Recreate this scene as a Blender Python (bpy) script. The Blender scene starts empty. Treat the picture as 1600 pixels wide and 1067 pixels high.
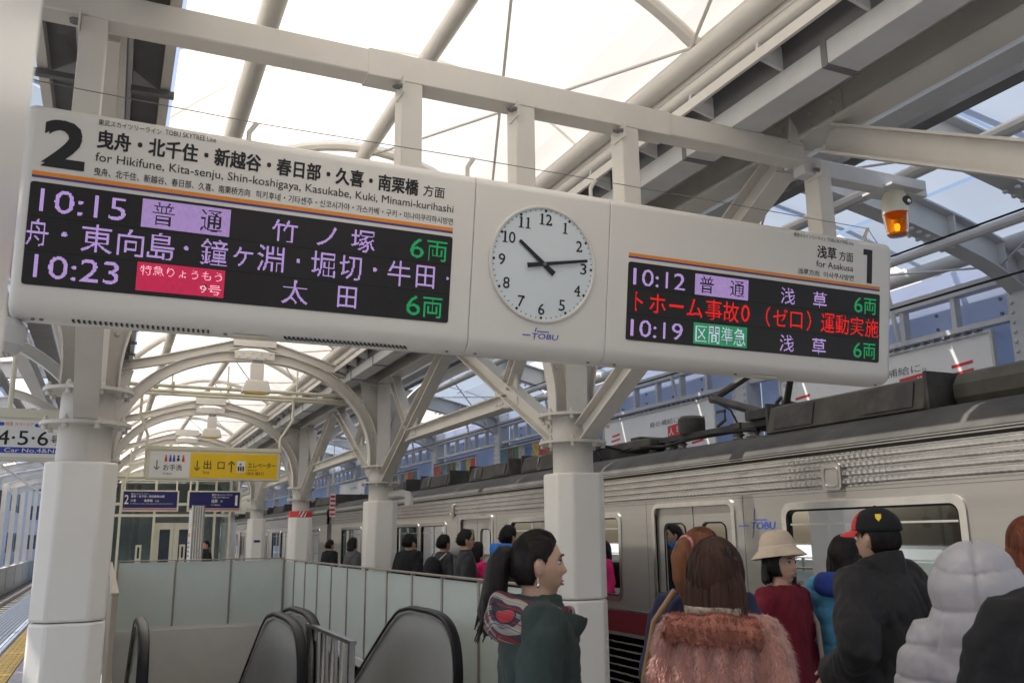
import bpy, math, random
from mathutils import Vector, Matrix, noise
random.seed(7)
R = math.radians
scene = bpy.context.scene
COL = scene.collection

# ---------------------------------------------------------------- camera, sky, sun, exposure
YAW, PITCH, ROLL = R(24.2), R(12.4), R(0.6)
fw = Vector((math.sin(YAW)*math.cos(PITCH), math.cos(YAW)*math.cos(PITCH), math.sin(PITCH)))
rt0 = Vector((math.cos(YAW), -math.sin(YAW), 0)); up0 = rt0.cross(fw)
rt = rt0*math.cos(ROLL) - up0*math.sin(ROLL); up = up0*math.cos(ROLL) + rt0*math.sin(ROLL)
camd = bpy.data.cameras.new('camera'); cam = bpy.data.objects.new('camera', camd); COL.objects.link(cam)
mw = Matrix((rt, up, -fw)).transposed().to_4x4(); mw.translation = Vector((0, 0, 1.6)); cam.matrix_world = mw
camd.sensor_width = 36; camd.lens = 1380/1600*36; camd.clip_start = .05; camd.clip_end = 2000
camd.dof.use_dof = True; camd.dof.focus_distance = 5.5; camd.dof.aperture_fstop = 6.3
scene.camera = cam
SUN_EL, SUN_AZ = R(60), R(-62)          # azimuth clockwise from +Y (along the platform)
world = bpy.data.worlds.new('World'); scene.world = world; world.use_nodes = True
nt = world.node_tree; nt.nodes.clear()
sky = nt.nodes.new('ShaderNodeTexSky'); sky.sky_type = 'NISHITA'; sky.sun_disc = False
sky.sun_elevation = SUN_EL; sky.sun_rotation = SUN_AZ; sky.air_density = 1.0; sky.dust_density = 4.5; sky.ozone_density = 1.2
bg = nt.nodes.new('ShaderNodeBackground'); bg.inputs[1].default_value = .15
wo = nt.nodes.new('ShaderNodeOutputWorld'); nt.links.new(sky.outputs[0], bg.inputs[0]); nt.links.new(bg.outputs[0], wo.inputs[0])
sd = bpy.data.lights.new('sun', 'SUN'); sd.energy = 4.2; sd.angle = R(.6); sd.color = (1, .95, .87)
so = bpy.data.objects.new('sun', sd); COL.objects.link(so)
sdir = Vector((math.sin(SUN_AZ)*math.cos(SUN_EL), math.cos(SUN_AZ)*math.cos(SUN_EL), math.sin(SUN_EL)))
so.rotation_euler = sdir.to_track_quat('Z', 'Y').to_euler(); so.location = sdir*60
scene.view_settings.view_transform = 'Standard'; scene.view_settings.look = 'None'
scene.view_settings.exposure = 0.6; scene.view_settings.gamma = 1; scene.view_settings.use_curve_mapping = False
scene.cycles.max_bounces = 7; scene.cycles.transparent_max_bounces = 8; scene.cycles.diffuse_bounces = 4; scene.cycles.glossy_bounces = 3; scene.cycles.transmission_bounces = 4

# ---------------------------------------------------------------- materials
MATS = {}
def mat(name, col, rough=.5, metal=0., var=.08, vs=3., bump=0., bs=40., spec=.5, dirt=None, stretch=None, coat=0., emit=None, sheen=0.):
    if name in MATS: return MATS[name]
    m = bpy.data.materials.new(name); m.use_nodes = True; n = m.node_tree.nodes; l = m.node_tree.links
    b = n['Principled BSDF']; b.inputs['Roughness'].default_value = rough; b.inputs['Metallic'].default_value = metal
    b.inputs['Specular IOR Level'].default_value = spec; b.inputs['Coat Weight'].default_value = coat
    b.inputs['Sheen Weight'].default_value = sheen
    if len(col) == 3: col = (*col, 1)
    tc = n.new('ShaderNodeTexCoord'); src = tc.outputs['Object']
    if stretch:
        mp = n.new('ShaderNodeMapping'); mp.inputs['Scale'].default_value = stretch; l.new(src, mp.inputs[0]); src = mp.outputs[0]
    nz = n.new('ShaderNodeTexNoise'); nz.inputs['Scale'].default_value = vs; nz.inputs['Detail'].default_value = 5; nz.inputs['Roughness'].default_value = .6
    l.new(src, nz.inputs['Vector'])
    mx = n.new('ShaderNodeMix'); mx.data_type = 'RGBA'
    d = dirt or tuple(c*(1-var*2.2) for c in col[:3])
    mx.inputs[6].default_value = col; mx.inputs[7].default_value = (*d[:3], 1)
    rp = n.new('ShaderNodeMapRange'); rp.inputs[1].default_value = .42; rp.inputs[2].default_value = .75
    l.new(nz.outputs[0], rp.inputs[0]); l.new(rp.outputs[0], mx.inputs[0]); l.new(mx.outputs[2], b.inputs['Base Color'])
    if bump > 0:
        n2 = n.new('ShaderNodeTexNoise'); n2.inputs['Scale'].default_value = bs; n2.inputs['Detail'].default_value = 4; l.new(src, n2.inputs['Vector'])
        bp = n.new('ShaderNodeBump'); bp.inputs['Strength'].default_value = bump; bp.inputs['Distance'].default_value = .01
        l.new(n2.outputs[0], bp.inputs['Height']); l.new(bp.outputs[0], b.inputs['Normal'])
    if emit:
        b.inputs['Emission Color'].default_value = (*emit[:3], 1); b.inputs['Emission Strength'].default_value = emit[3]
    MATS[name] = m; return m
def translucent(name, col, mixd=.35, var=.06, vs=1.2):
    m = bpy.data.materials.new(name); m.use_nodes = True; n = m.node_tree.nodes; l = m.node_tree.links; n.clear()
    o = n.new('ShaderNodeOutputMaterial'); t = n.new('ShaderNodeBsdfTranslucent'); d = n.new('ShaderNodeBsdfDiffuse'); mx = n.new('ShaderNodeMixShader')
    tc = n.new('ShaderNodeTexCoord'); nz = n.new('ShaderNodeTexNoise'); nz.inputs['Scale'].default_value = vs; l.new(tc.outputs['Object'], nz.inputs['Vector'])
    c = n.new('ShaderNodeMix'); c.data_type = 'RGBA'; c.inputs[6].default_value = (*col, 1); c.inputs[7].default_value = (*[x*(1-var*2) for x in col], 1)
    l.new(nz.outputs[0], c.inputs[0])
    mx.inputs[0].default_value = mixd
    for s in (t, d): l.new(c.outputs[2], s.inputs[0])
    l.new(t.outputs[0], mx.inputs[1]); l.new(d.outputs[0], mx.inputs[2]); l.new(mx.outputs[0], o.inputs[0])
    MATS[name] = m; return m
def glass(name, tint, refl=.25, rough=.02, base_trans=.8):
    # thin pane: transparent tint mixed with a fresnel-weighted gloss
    m = bpy.data.materials.new(name); m.use_nodes = True; n = m.node_tree.nodes; l = m.node_tree.links; n.clear()
    o = n.new('ShaderNodeOutputMaterial'); t = n.new('ShaderNodeBsdfTransparent'); t.inputs[0].default_value = (*tint, 1)
    g = n.new('ShaderNodeBsdfGlossy'); g.inputs['Roughness'].default_value = rough; g.inputs[0].default_value = (.9, .93, .95, 1)
    fr = n.new('ShaderNodeLayerWeight'); fr.inputs[0].default_value = refl; mx = n.new('ShaderNodeMixShader')
    l.new(fr.outputs['Fresnel'], mx.inputs[0]); l.new(t.outputs[0], mx.inputs[1]); l.new(g.outputs[0], mx.inputs[2]); l.new(mx.outputs[0], o.inputs[0])
    MATS[name] = m; return m
def emission(name, col, st):
    m = bpy.data.materials.new(name); m.use_nodes = True; n = m.node_tree.nodes; l = m.node_tree.links; n.clear()
    o = n.new('ShaderNodeOutputMaterial'); e = n.new('ShaderNodeEmission'); e.inputs[1].default_value = st
    tc = n.new('ShaderNodeTexCoord'); nz = n.new('ShaderNodeTexNoise'); nz.inputs['Scale'].default_value = 60; l.new(tc.outputs['Object'], nz.inputs['Vector'])
    c = n.new('ShaderNodeMix'); c.data_type = 'RGBA'; c.inputs[6].default_value = (*col, 1); c.inputs[7].default_value = (*[x*.8 for x in col], 1)
    l.new(nz.outputs[0], c.inputs[0]); l.new(c.outputs[2], e.inputs[0]); l.new(e.outputs[0], o.inputs[0])
    MATS[name] = m; return m

STEEL = mat('cream_steel_paint', (.62, .595, .55), .42, var=.05, vs=2.2, bump=.05, bs=30)
STEEL2 = mat('grey_steel_paint', (.57, .575, .58), .45, var=.06, vs=2.5, bump=.05)
DARKST = mat('dark_grey_steel', (.16, .16, .165), .5, var=.12, vs=3)
SHADEST = mat('shaded_steel_tan', (.36, .30, .21), .6, var=.08)  # shadow-side tone of the cream steel as a colour; not used
CLAD = mat('white_cladding', (.79, .765, .72), .32, var=.025, vs=1.5)
SIGNW = mat('sign_casing_white', (.70, .68, .645), .3, var=.02, vs=1.2, coat=.15)
BLACK = mat('black_print', (.012, .012, .015), .5, var=0)
SCREEN = mat('led_screen_black', (.012, .009, .010), .35, var=.1, vs=8)
MEMB = translucent('roof_membrane_white', (.80, .765, .695), .3, .08)
BLUEP = translucent('blue_translucent_panel', (.52, .58, .72), .4, .08)
SKYP = translucent('grey_blue_roof_panel', (.31, .36, .43), .3, .08)
STAIN = mat('stainless_side', (.43, .405, .375), .38, .85, var=.06, vs=1.2, stretch=(1, .15, 4), bump=.03, bs=8)
STAINB = mat('stainless_bright', (.55, .53, .50), .22, .95, var=.1, vs=6, stretch=(1, .6, 3), bump=.12, bs=14)
CHROME = mat('brushed_steel', (.72, .70, .67), .22, 1., var=.06, vs=9)
BRONZE = mat('bronze_rail_metal', (.42, .37, .31), .35, .8, var=.08)
ROOFD = mat('sooty_train_roof', (.030, .028, .025), .7, var=.3, vs=2.4, dirt=(.075, .07, .06), bump=.25, bs=12)
GEAR = mat('sooty_roof_gear', (.04, .037, .032), .65, var=.3, vs=4, dirt=(.10, .09, .075), bump=.2, bs=18)
GEARL = mat('dusty_gear_cover', (.085, .08, .062), .75, var=.2, vs=3, dirt=(.04, .037, .03))
MAROON = mat('maroon_stripe', (.12, .008, .016), .35, var=.06)
RUBBER = mat('black_rubber', (.008, .008, .009), .36, var=.1, spec=.22)
FROST = mat('frosted_glass_panel', (.62, .68, .65), .25, var=.04, vs=.8, coat=.2)
PITW = mat('pit_wall_white', (.66, .65, .615), .45, var=.03)
WINGL = glass('train_window_glass', (.46, .49, .47), .30)
CLEAR = glass('clear_glass', (.86, .92, .92), .3)
NAVY = mat('navy_sign_face', (.012, .014, .11), .3, var=.03)
YELLOW = mat('yellow_sign_face', (.86, .56, .01), .35, var=.02)
WHITE = mat('white_sign_face', (.80, .80, .79), .35, var=.02)
ORANGE = mat('orange_stripe', (.82, .27, .02), .4, var=.02)
INDIGO = mat('indigo_stripe', (.06, .05, .25), .4, var=.02)
BLUEL = mat('blue_logo', (.025, .07, .42), .4, var=.02)
RED = mat('red_paint', (.62, .03, .04), .4, var=.04)
CREAMF = mat('cream_sign_frame', (.70, .67, .54), .4, var=.03)
TACT = mat('yellow_tactile', (.62, .42, .12), .6, var=.14, vs=6, bump=.1)
EDGEB = mat('pale_blue_edge_strip', (.42, .47, .56), .55, var=.08, vs=4)
EDGED = mat('dark_edge_groove', (.17, .20, .26), .6, var=.08)
PAVE = mat('lilac_paver', (.36, .335, .38), .6, var=.12, vs=5)
ASPH = mat('platform_asphalt', (.44, .43, .41), .75, var=.12, vs=4, bump=.2, bs=60)
BALL = mat('ballast', (.10, .085, .075), .85, var=.35, vs=30, bump=.9, bs=55)
CONC = mat('concrete', (.40, .40, .39), .75, var=.12, vs=2.5, bump=.15)
RAILM = mat('rail_steel', (.33, .28, .25), .35, .8, var=.2)
BLDG = mat('pale_blue_building', (.42, .47, .56), .6, var=.08)
DGLASS = mat('dark_window', (.05, .065, .085), .12, var=.2)
LEDP = emission('led_lilac', (.56, .38, .80), .72)
LEDG = emission('led_green', (.03, .40, .14), .65)
LEDR = emission('led_red', (.80, .02, .02), .95)
LEDBOX = emission('led_box_lilac', (.42, .28, .58), .8)
LEDRED = emission('led_box_red', (.62, .035, .10), .75)
LEDGB = emission('led_box_green', (.04, .30, .14), .75)
LEDPINK = emission('led_pink', (.95, .45, .55), .95)

# pressed beads along the corrugated band
n_ = STAINB.node_tree.nodes; l_ = STAINB.node_tree.links; wv = n_.new('ShaderNodeTexWave'); wv.bands_direction = 'Y'; wv.inputs['Scale'].default_value = 5.5; wv.inputs['Distortion'].default_value = .6; wv.inputs['Detail'].default_value = 1
tc_ = n_.new('ShaderNodeTexCoord'); l_.new(tc_.outputs['Object'], wv.inputs['Vector']); bp_ = n_.new('ShaderNodeBump'); bp_.inputs['Strength'].default_value = .09; bp_.inputs['Distance'].default_value = .02
l_.new(wv.outputs['Fac'], bp_.inputs['Height']); l_.new(bp_.outputs[0], n_['Principled BSDF'].inputs['Normal'])
# ---------------------------------------------------------------- geometry helpers
STUFF = {'bolt_group', 'bolt_ring', 'splice_bolts', 'bracing_rods', 'rivets', 'panel_clips', 'perforation', 'vent_slots', 'lamp_clips', 'screws', 'led_text', 'hanger_bolts', 'printed_lines', 'red_bars', 'row_gap', 'white_stripes', 'fur', 'clock_numerals', 'printed_lettering', 'black_lettering', 'white_lettering'}
class MB:
    def __init__(s): s.v = []; s.f = []; s.smooth = False
    def add(s, vs, fs):
        o = len(s.v); s.v += [tuple(p) for p in vs]; s.f += [tuple(i+o for i in f) for f in fs]; return s
    def box(s, x0, x1, y0, y1, z0, z1):
        return s.add([(x0,y0,z0),(x1,y0,z0),(x1,y1,z0),(x0,y1,z0),(x0,y0,z1),(x1,y0,z1),(x1,y1,z1),(x0,y1,z1)],
                     [(0,3,2,1),(4,5,6,7),(0,1,5,4),(1,2,6,5),(2,3,7,6),(3,0,4,7)])
    def sweep(s, prof, pts, side, closed=True, caps=True):
        # prof: list of (a,b): a along in-plane normal, b along the fixed vector `side`; pts path; side fixed vector perpendicular to the path
        side = Vector(side).normalized(); pts = [Vector(p) for p in pts]; n = len(prof); vs = []; fs = []
        for i, p in enumerate(pts):
            t = (pts[min(i+1, len(pts)-1)] - pts[max(i-1, 0)]).normalized()
            nn = t.cross(side).normalized()
            k = 1.
            if 0 < i < len(pts)-1:
                c = (pts[i]-pts[i-1]).normalized().dot(t); k = 1/max(c, .4)
            vs += [p + nn*a*k + side*b for a, b in prof]
        for i in range(len(pts)-1):
            for j in range(n if closed else n-1):
                a = i*n+j; b = i*n+(j+1) % n; fs.append((a, b, b+n, a+n))
        if caps and closed: fs += [tuple(range(n-1, -1, -1)), tuple(range((len(pts)-1)*n, len(pts)*n))]
        return s.add(vs, fs)
    def tube(s, pts, r, n=8, caps=True):
        pts = [Vector(p) for p in pts]; vs = []; fs = []
        rs = r if isinstance(r, (list, tuple)) else [r]*len(pts)
        ref = None
        for i, p in enumerate(pts):
            t = (pts[min(i+1, len(pts)-1)] - pts[max(i-1, 0)]).normalized()
            if ref is None:
                ref = Vector((0, 0, 1)) if abs(t.z) < .9 else Vector((1, 0, 0))
            a = (ref - t*ref.dot(t)).normalized(); b = t.cross(a); ref = a
            vs += [p + (a*math.cos(2*math.pi*k/n) + b*math.sin(2*math.pi*k/n))*rs[i] for k in range(n)]
        for i in range(len(pts)-1):
            for j in range(n):
                a = i*n+j; b = i*n+(j+1) % n; fs.append((a, b, b+n, a+n))
        if caps: fs += [tuple(range(n-1, -1, -1)), tuple(range((len(pts)-1)*n, len(pts)*n))]
        s.smooth = True; return s.add(vs, fs)
    def lathe(s, prof, c=(0, 0, 0), n=24, axis='Z', a0=0):
        vs = []; fs = []; m = len(prof)
        for k in range(n):
            a = 2*math.pi*k/n + a0
            for r, h in prof:
                if axis == 'Z': vs.append((c[0]+r*math.cos(a), c[1]+r*math.sin(a), c[2]+h))
                elif axis == 'Y': vs.append((c[0]+r*math.cos(a), c[1]+h, c[2]+r*math.sin(a)))
                else: vs.append((c[0]+h, c[1]+r*math.cos(a), c[2]+r*math.sin(a)))
        for k in range(n):
            for j in range(m-1):
                a = k*m+j; b = ((k+1) % n)*m+j; fs.append((a, b, b+1, a+1))
        if prof[0][0] > 1e-6: fs.append(tuple(k*m for k in range(n-1, -1, -1)))
        if prof[-1][0] > 1e-6: fs.append(tuple(k*m+m-1 for k in range(n)))
        s.smooth = True; return s.add(vs, fs)
    def prism(s, poly, fn, d0, d1):
        n = len(poly); vs = [fn(a, b, d0) for a, b in poly] + [fn(a, b, d1) for a, b in poly]
        fs = [tuple(range(n-1, -1, -1)), tuple(range(n, 2*n))] + [(i, (i+1) % n, (i+1) % n+n, i+n) for i in range(n)]
        return s.add(vs, fs)
    def ibeam(s, p, q, h, b, up=(0, 0, 1), tf=.014, tw=.010):
        p, q, up = Vector(p), Vector(q), Vector(up); t = (q-p).normalized(); side = t.cross(up).normalized()
        return s.sweep(iprof(h, b, tf, tw), [p, q], side)
    def bolts(s, pts, nrm, r=.014, h=.012, n=8):
        nrm = Vector(nrm).normalized(); a = nrm.orthogonal().normalized(); b = nrm.cross(a)
        for p in pts:
            p = Vector(p); vs = []
            for rr, hh in ((r, -.002), (r, h*.6), (r*.6, h)):
                vs += [p + (a*math.cos(6.2832*k/n) + b*math.sin(6.2832*k/n))*rr + nrm*hh for k in range(n)]
            fs = [(k, (k+1) % n, (k+1) % n+n, k+n) for k in range(n)] + [(k+n, (k+1) % n+n, (k+1) % n+2*n, k+2*n) for k in range(n)] + [tuple(range(2*n, 3*n))]
            s.add(vs, fs)
        return s
    def build(s, name, m, parent=None, smooth=None, bevel=0, angle=35, ms=None):
        me = bpy.data.meshes.new(name); me.from_pydata(s.v, [], s.f)
        me.materials.append(m)
        if (s.smooth if smooth is None else smooth):
            me.polygons.foreach_set('use_smooth', [True]*len(me.polygons))
            try: me.set_sharp_from_angle(angle=R(angle))
            except Exception: pass
        me.update(); o = bpy.data.objects.new(name, me); COL.objects.link(o)
        if parent: o.parent = parent
        if name in STUFF: o['kind'] = 'stuff'
        if bevel:
            b = o.modifiers.new('b', 'BEVEL'); b.width = bevel; b.segments = 2; b.limit_method = 'ANGLE'; b.angle_limit = R(40)
            if not s.smooth:
                me.polygons.foreach_set('use_smooth', [True]*len(me.polygons)); me.set_sharp_from_angle(angle=R(32))
        return o
def iprof(h, b, tf=.014, tw=.010):
    h /= 2; b /= 2; w = tw/2
    return [(-h,-b),(-h,b),(-h+tf,b),(-h+tf,w),(h-tf,w),(h-tf,b),(h,b),(h,-b),(h-tf,-b),(h-tf,-w),(-h+tf,-w),(-h+tf,-b)]
def empty(name, loc=(0, 0, 0), label=None, cat=None, group=None, kind=None, rz=0):
    o = bpy.data.objects.new(name, None); COL.objects.link(o); o.location = loc; o.rotation_euler.z = rz; o.empty_display_size = .1
    tag(o, label, cat, group, kind); return o
def tag(o, label=None, cat=None, group=None, kind=None):
    for k, v in (('label', label), ('category', cat), ('group', group), ('kind', kind)):
        if v: o[k] = v
    return o
def dup(o, parent=None, name=None):
    c = o.copy(); COL.objects.link(c); c.parent = parent
    for ch in list(o.children): dup(ch, c)
    return c
def rrect(w, h, r, n=5, cx=0, cy=0):
    out = []
    for sx, sy, a0 in ((1,1,0),(-1,1,90),(-1,-1,180),(1,-1,270)):
        for k in range(n+1):
            a = R(a0+90*k/n); out.append((cx+sx*(w/2-r)+r*math.cos(a), cy+sy*(h/2-r)+r*math.sin(a)))
    return out
def ring_mesh(mb, outer, inner, fn, d0, d1):
    # a flat ring (outer/inner loops, same count) given thickness
    n = len(outer); vs = [fn(a, b, d0) for a, b in outer] + [fn(a, b, d0) for a, b in inner] + [fn(a, b, d1) for a, b in outer] + [fn(a, b, d1) for a, b in inner]
    fs = []
    for i in range(n):
        j = (i+1) % n
        fs += [(i, j, n+j, n+i), (2*n+i, 3*n+i, 3*n+j, 2*n+j), (i, 2*n+i, 2*n+j, j), (n+i, n+j, 3*n+j, 3*n+i)]
    return mb.add(vs, fs)
# text -> triangles in 2D (bounding box fitted)
_tc = {}
def text_tris(s, offset=0., res=3):
    k = (s, offset, res)
    if k in _tc: return _tc[k]
    c = bpy.data.curves.new('t', 'FONT'); c.body = s; c.resolution_u = res; c.offset = offset
    o = bpy.data.objects.new('t', c); me = bpy.data.meshes.new_from_object(o)
    me.calc_loop_triangles(); vs = [(v.co.x, v.co.y) for v in me.vertices]; ts = [tuple(t.vertices) for t in me.loop_triangles]
    bpy.data.objects.remove(o); bpy.data.curves.remove(c); bpy.data.meshes.remove(me)
    _tc[k] = (vs, ts); return vs, ts
def fit(s, u0, u1, v0, v1, offset=0., shear=0., fixed=False):
    vs, ts = text_tris(s, offset)
    x0 = min(v[0] for v in vs); x1 = max(v[0] for v in vs); y0 = min(v[1] for v in vs); y1 = max(v[1] for v in vs)
    if fixed: y0, y1 = -.08, .84
    out = []
    for x, y in vs:
        fy = (y-y0)/(y1-y0); out.append((u0+(x-x0)/max(x1-x0, 1e-6)*(u1-u0)+shear*fy*(v1-v0), v0+fy*(v1-v0)))
    return out, ts
def put_text(mb, s, u0, u1, v0, v1, fn, d=.002, offset=0., shear=0.):
    # weight is added by overprinting the glyphs with tiny shifts
    b = offset*.55*(v1-v0); vs, ts = fit(s, u0+b, u1-b, v0+b, v1-b, 0, shear)
    sh = [(0, 0)] if b < 1e-5 else [(-b, -b), (b, -b), (b, b), (-b, b)]
    for k, (du, dv) in enumerate(sh): mb.add([fn(a+du, b_+dv, d+.00004*k) for a, b_ in vs], ts)
    return mb
def put_led(mb, s, u0, u1, v0, v1, fn, d=.003, pitch=.0044, offset=.012, inv=None, size=.86):
    vs, ts = fit(s, u0, u1, v0, v1, 0)
    on = set()
    for t in ts:
        (ax, ay), (bx, by), (cx, cy) = (vs[i] for i in t)
        den = (by-cy)*(ax-cx)+(cx-bx)*(ay-cy)
        if abs(den) < 1e-12: continue
        for i in range(math.floor((min(ax, bx, cx))/pitch), math.ceil(max(ax, bx, cx)/pitch)+1):
            for j in range(math.floor((min(ay, by, cy))/pitch), math.ceil(max(ay, by, cy)/pitch)+1):
                x = (i+.5)*pitch; y = (j+.5)*pitch
                w1 = ((by-cy)*(x-cx)+(cx-bx)*(y-cy))/den; w2 = ((cy-ay)*(x-cx)+(ax-cx)*(y-cy))/den
                if w1 >= -.001 and w2 >= -.001 and w1+w2 <= 1.001: on.add((i, j))
    if inv:   # fill a rectangle except the glyph
        a0, a1, b0, b1 = inv; full = {(i, j) for i in range(round(a0/pitch), round(a1/pitch)) for j in range(round(b0/pitch), round(b1/pitch))}; on = full-on
    h = pitch*size/2
    for i, j in sorted(on):
        x = (i+.5)*pitch; y = (j+.5)*pitch
        mb.add([fn(x-h, y-h, d), fn(x+h, y-h, d), fn(x+h, y+h, d), fn(x-h, y+h, d)], [(0, 1, 2, 3)])
    return on
# ================================================================ SETTING
CX = 1.725                       # centre line of the island platform
def mx(x): return 2*CX - x
YB = [6.85+6.1*n for n in range(-1, 10)]   # column bays
ground = MB().box(-400, 400, -60, 900, -6.2, -6.0).build('ground', CONC); tag(ground, kind='structure')
bed = MB().box(-8.6, -2.1, -12, 110, -1.6, -1.12).box(5.05, 8.9, -12, 110, -1.6, -1.12).build('track_bed', BALL); tag(bed, kind='structure')
for i in range(60):
    y = 20+i*1.1
    o = MB().box(-4.3, -2.3, y, y+.24, -1.12, -1.03).build('sleeper', CONC, bed)
for x in (-2.75, -3.82, 5.97, 7.04):
    MB().sweep([(-.07,-.035),(-.07,.035),(.07,.035),(.07,-.035)], [(x, -12, -.95), (x, 110, -.95)], (1, 0, 0)).build('rail', RAILM, bed)
PX0, PX1 = .16, 3.03             # escalator pit
pf = MB()
pf.box(-.93, PX0, -8, 78, -1.12, 0).box(PX1, 4.98, -8, 78, -1.12, 0).box(PX0, PX1, -8, 7.0, -.5, 0).box(PX0, PX1, 17.42, 78, -.5, 0)
pf.box(-2.05, -.93, -8, 78, -1.12, -.02)
plat = pf.build('platform', ASPH); tag(plat, kind='structure')
for k in range(11):              # grooved edge, strip by strip
    x = -2.05+.07*k
    MB().box(x, x+.048, 10, 60, -.02, .004).build('edge_strip', EDGEB, plat)
MB().box(-2.05, -1.28, 10, 60, -.02, -.008).build('edge_base', EDGED, plat)
tile = None
for k in range(110):
    y = 10.5+k*.302
    if tile is None:
        t = MB().box(-.148, .148, -.148, .148, 0, .012)
        for j in range(4): t.box(-.12+.07*j, -.09+.07*j, -.13, .13, .012, .017)
        tile = t.build('tactile_tile', TACT, plat); tile.location = (-1.105, y, -.012)
    else:
        c = tile.copy(); COL.objects.link(c); c.location = (-1.105, y, -.012)
pav = None
for k in range(60):
    for j in range(3):
        if pav is None:
            pav = MB().box(-.147, .147, -.147, .147, 0, .012).build('paver', PAVE, plat); pav.location = (-.78, 10.5, -.004); o = pav
        else:
            o = pav.copy(); COL.objects.link(o)
        o.location = (-.775+.302*j, 10.5+.302*k, .001)
pit = MB().box(PX0-.02, PX0, 7, 17.42, -5, .1).box(PX1, PX1+.02, 7, 17.42, -5, .1).box(PX0, PX1, 17.40, 17.42, -5, .1).box(PX0, PX1, 7.0, 7.02, -5, -.02).box(PX0, PX1, 7, 17.4, -5.05, -5)
pit = pit.build('escalator_pit', PITW); tag(pit, kind='structure')

# ---------------------------------------------------------------- steel columns
def column(x, y, n, label, band=False, elbow=False, plate=False):
    e = empty('platform_column', (x, y, 0), label, 'column', 'octagonal white platform columns')
    r = .23/math.cos(R(22.5)); a0 = R(22.5)
    oc = lambda W, c: [(W, -c), (W, c), (c, W), (-c, W), (-W, c), (-W, -c), (-c, -W), (c, -W)]
    MB().prism(oc(.23, .128), lambda a, b, d: (a, b, d), 0, 1.077).build('lower_cladding', CLAD, e, bevel=.02)
    MB().prism(oc(.23, .128), lambda a, b, d: (a, b, d), 1.083, 2.12 if not band else 2.02).build('upper_cladding', CLAD, e, bevel=.02)
    if band:
        bd = MB().lathe([(r*.985, 2.022), (r*.985, 2.15)], n=8, a0=a0); bd.smooth = False; b = bd.build('hazard_band', RED, e)
        st = MB(); ap = .23*.985
        for k in range(-1, 6):      # white diagonals on the facing side
            w = .05; x0 = -.13+k*.075
            st.add([(max(-.095, min(.095, x0)), -ap-.003, 2.024), (max(-.095, min(.095, x0+.035)), -ap-.003, 2.024), (max(-.095, min(.095, x0+.105)), -ap-.003, 2.148), (max(-.095, min(.095, x0+.07)), -ap-.003, 2.148)], [(0, 1, 2, 3)])
        st.build('white_stripes', WHITE, b)
    MB().lathe([(.175, 1.9), (.175, 2.63)], n=28).build('pipe', STEEL, e)
    for z in (2.385, 2.62):
        f = MB().lathe([(.14, -.012), (.295, -.012), (.295, .012), (.14, .012)], (0, 0, z), n=32).build('flange', STEEL, e)
        b = MB()
        for k in range(8):
            a = k*math.pi/4+.3; b.lathe([(.02, -.045), (.02, .03), (.011, .034), (.011, .05)], (.262*math.cos(a), .262*math.sin(a), z), n=8)
        b.build('bolt_ring', STEEL, f)
    MB().ibeam((0, 0, 2.63), (0, 0, 3.87), .22, .2, (0, 1, 0), .016, .012).build('stem', STEEL, e)
    MB().box(-.012, .012, -.178, -.172, 2.14, 2.37).build('weld_seam', STEEL, e)
    if elbow:
        MB().tube([(.1, -.1, 2.2), (.26, -.22, 2.22), (.33, -.3, 2.2), (.34, -.32, 2.12), (.34, -.32, 2.05)], .065, 10).build('drain_elbow', STEEL, e)
    if plate:
        MB().box(-.08, .08, -.24, -.233, 1.50, 1.56).build('number_plate', NAVY, e)
    return e
words = ['nearest', 'second', 'third', 'fourth', 'fifth', 'sixth', 'seventh', 'eighth', 'ninth', 'tenth', 'eleventh', 'twelfth']
for i, y in enumerate(YB):
    if i == 0:
        column(-.326, y, i, 'white octagonal column right beside the camera, blurred at the left edge')
        continue
    if i > 8: continue
    w = words[i-1]
    lab = {1: 'large white octagonal column behind the woman in the dark green coat', 2: 'white octagonal column with a drain elbow behind the glass fence',
           3: 'white octagonal column topped by a red and white striped band'}.get(i, w+' octagonal white column from the camera along the train side')
    column(3.65, y, i, lab, band=(i == 3), elbow=(i == 2), plate=(i == 4))
    if i <= 6:
        column(-.2, y, i, 'large white octagonal column in front of the 4·5·6 car sign' if i == 1 else w+' octagonal white column from the camera along the open track side')

# ---------------------------------------------------------------- cross arches
def mirror(pts, s): return [(p[0] if s > 0 else mx(p[0]), p[1], p[2]) for p in pts]
def smooth_path(pts, n=4):
    out = []
    for i in range(len(pts)-1):
        p0 = pts[max(i-1, 0)]; p1 = pts[i]; p2 = pts[i+1]; p3 = pts[min(i+2, len(pts)-1)]
        for k in range(n):
            t = k/n; out.append(tuple(.5*((2*b)+(-a+c)*t+(2*a-5*b+4*c-d)*t*t+(-a+3*b-3*c+d)*t**3) for a, b, c, d in zip(p0, p1, p2, p3)))
    out.append(tuple(pts[-1])); return out
INNER = [(3.53, 2.64), (3.52, 2.9), (3.45, 3.2), (3.30, 3.48), (3.05, 3.75), (2.7, 3.97), (2.25, 4.12), (CX, 4.17)]
OUTER = [(3.77, 2.64), (3.78, 2.95), (3.88, 3.3), (4.1, 3.65), (4.45, 3.95), (5.0, 4.25), (5.35, 4.36)]
CHORD = [(3.58, 3.90), (3.3, 3.95), (3.0, 4.02), (2.6, 4.14), (CX, 4.40)]
arch0 = None
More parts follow.
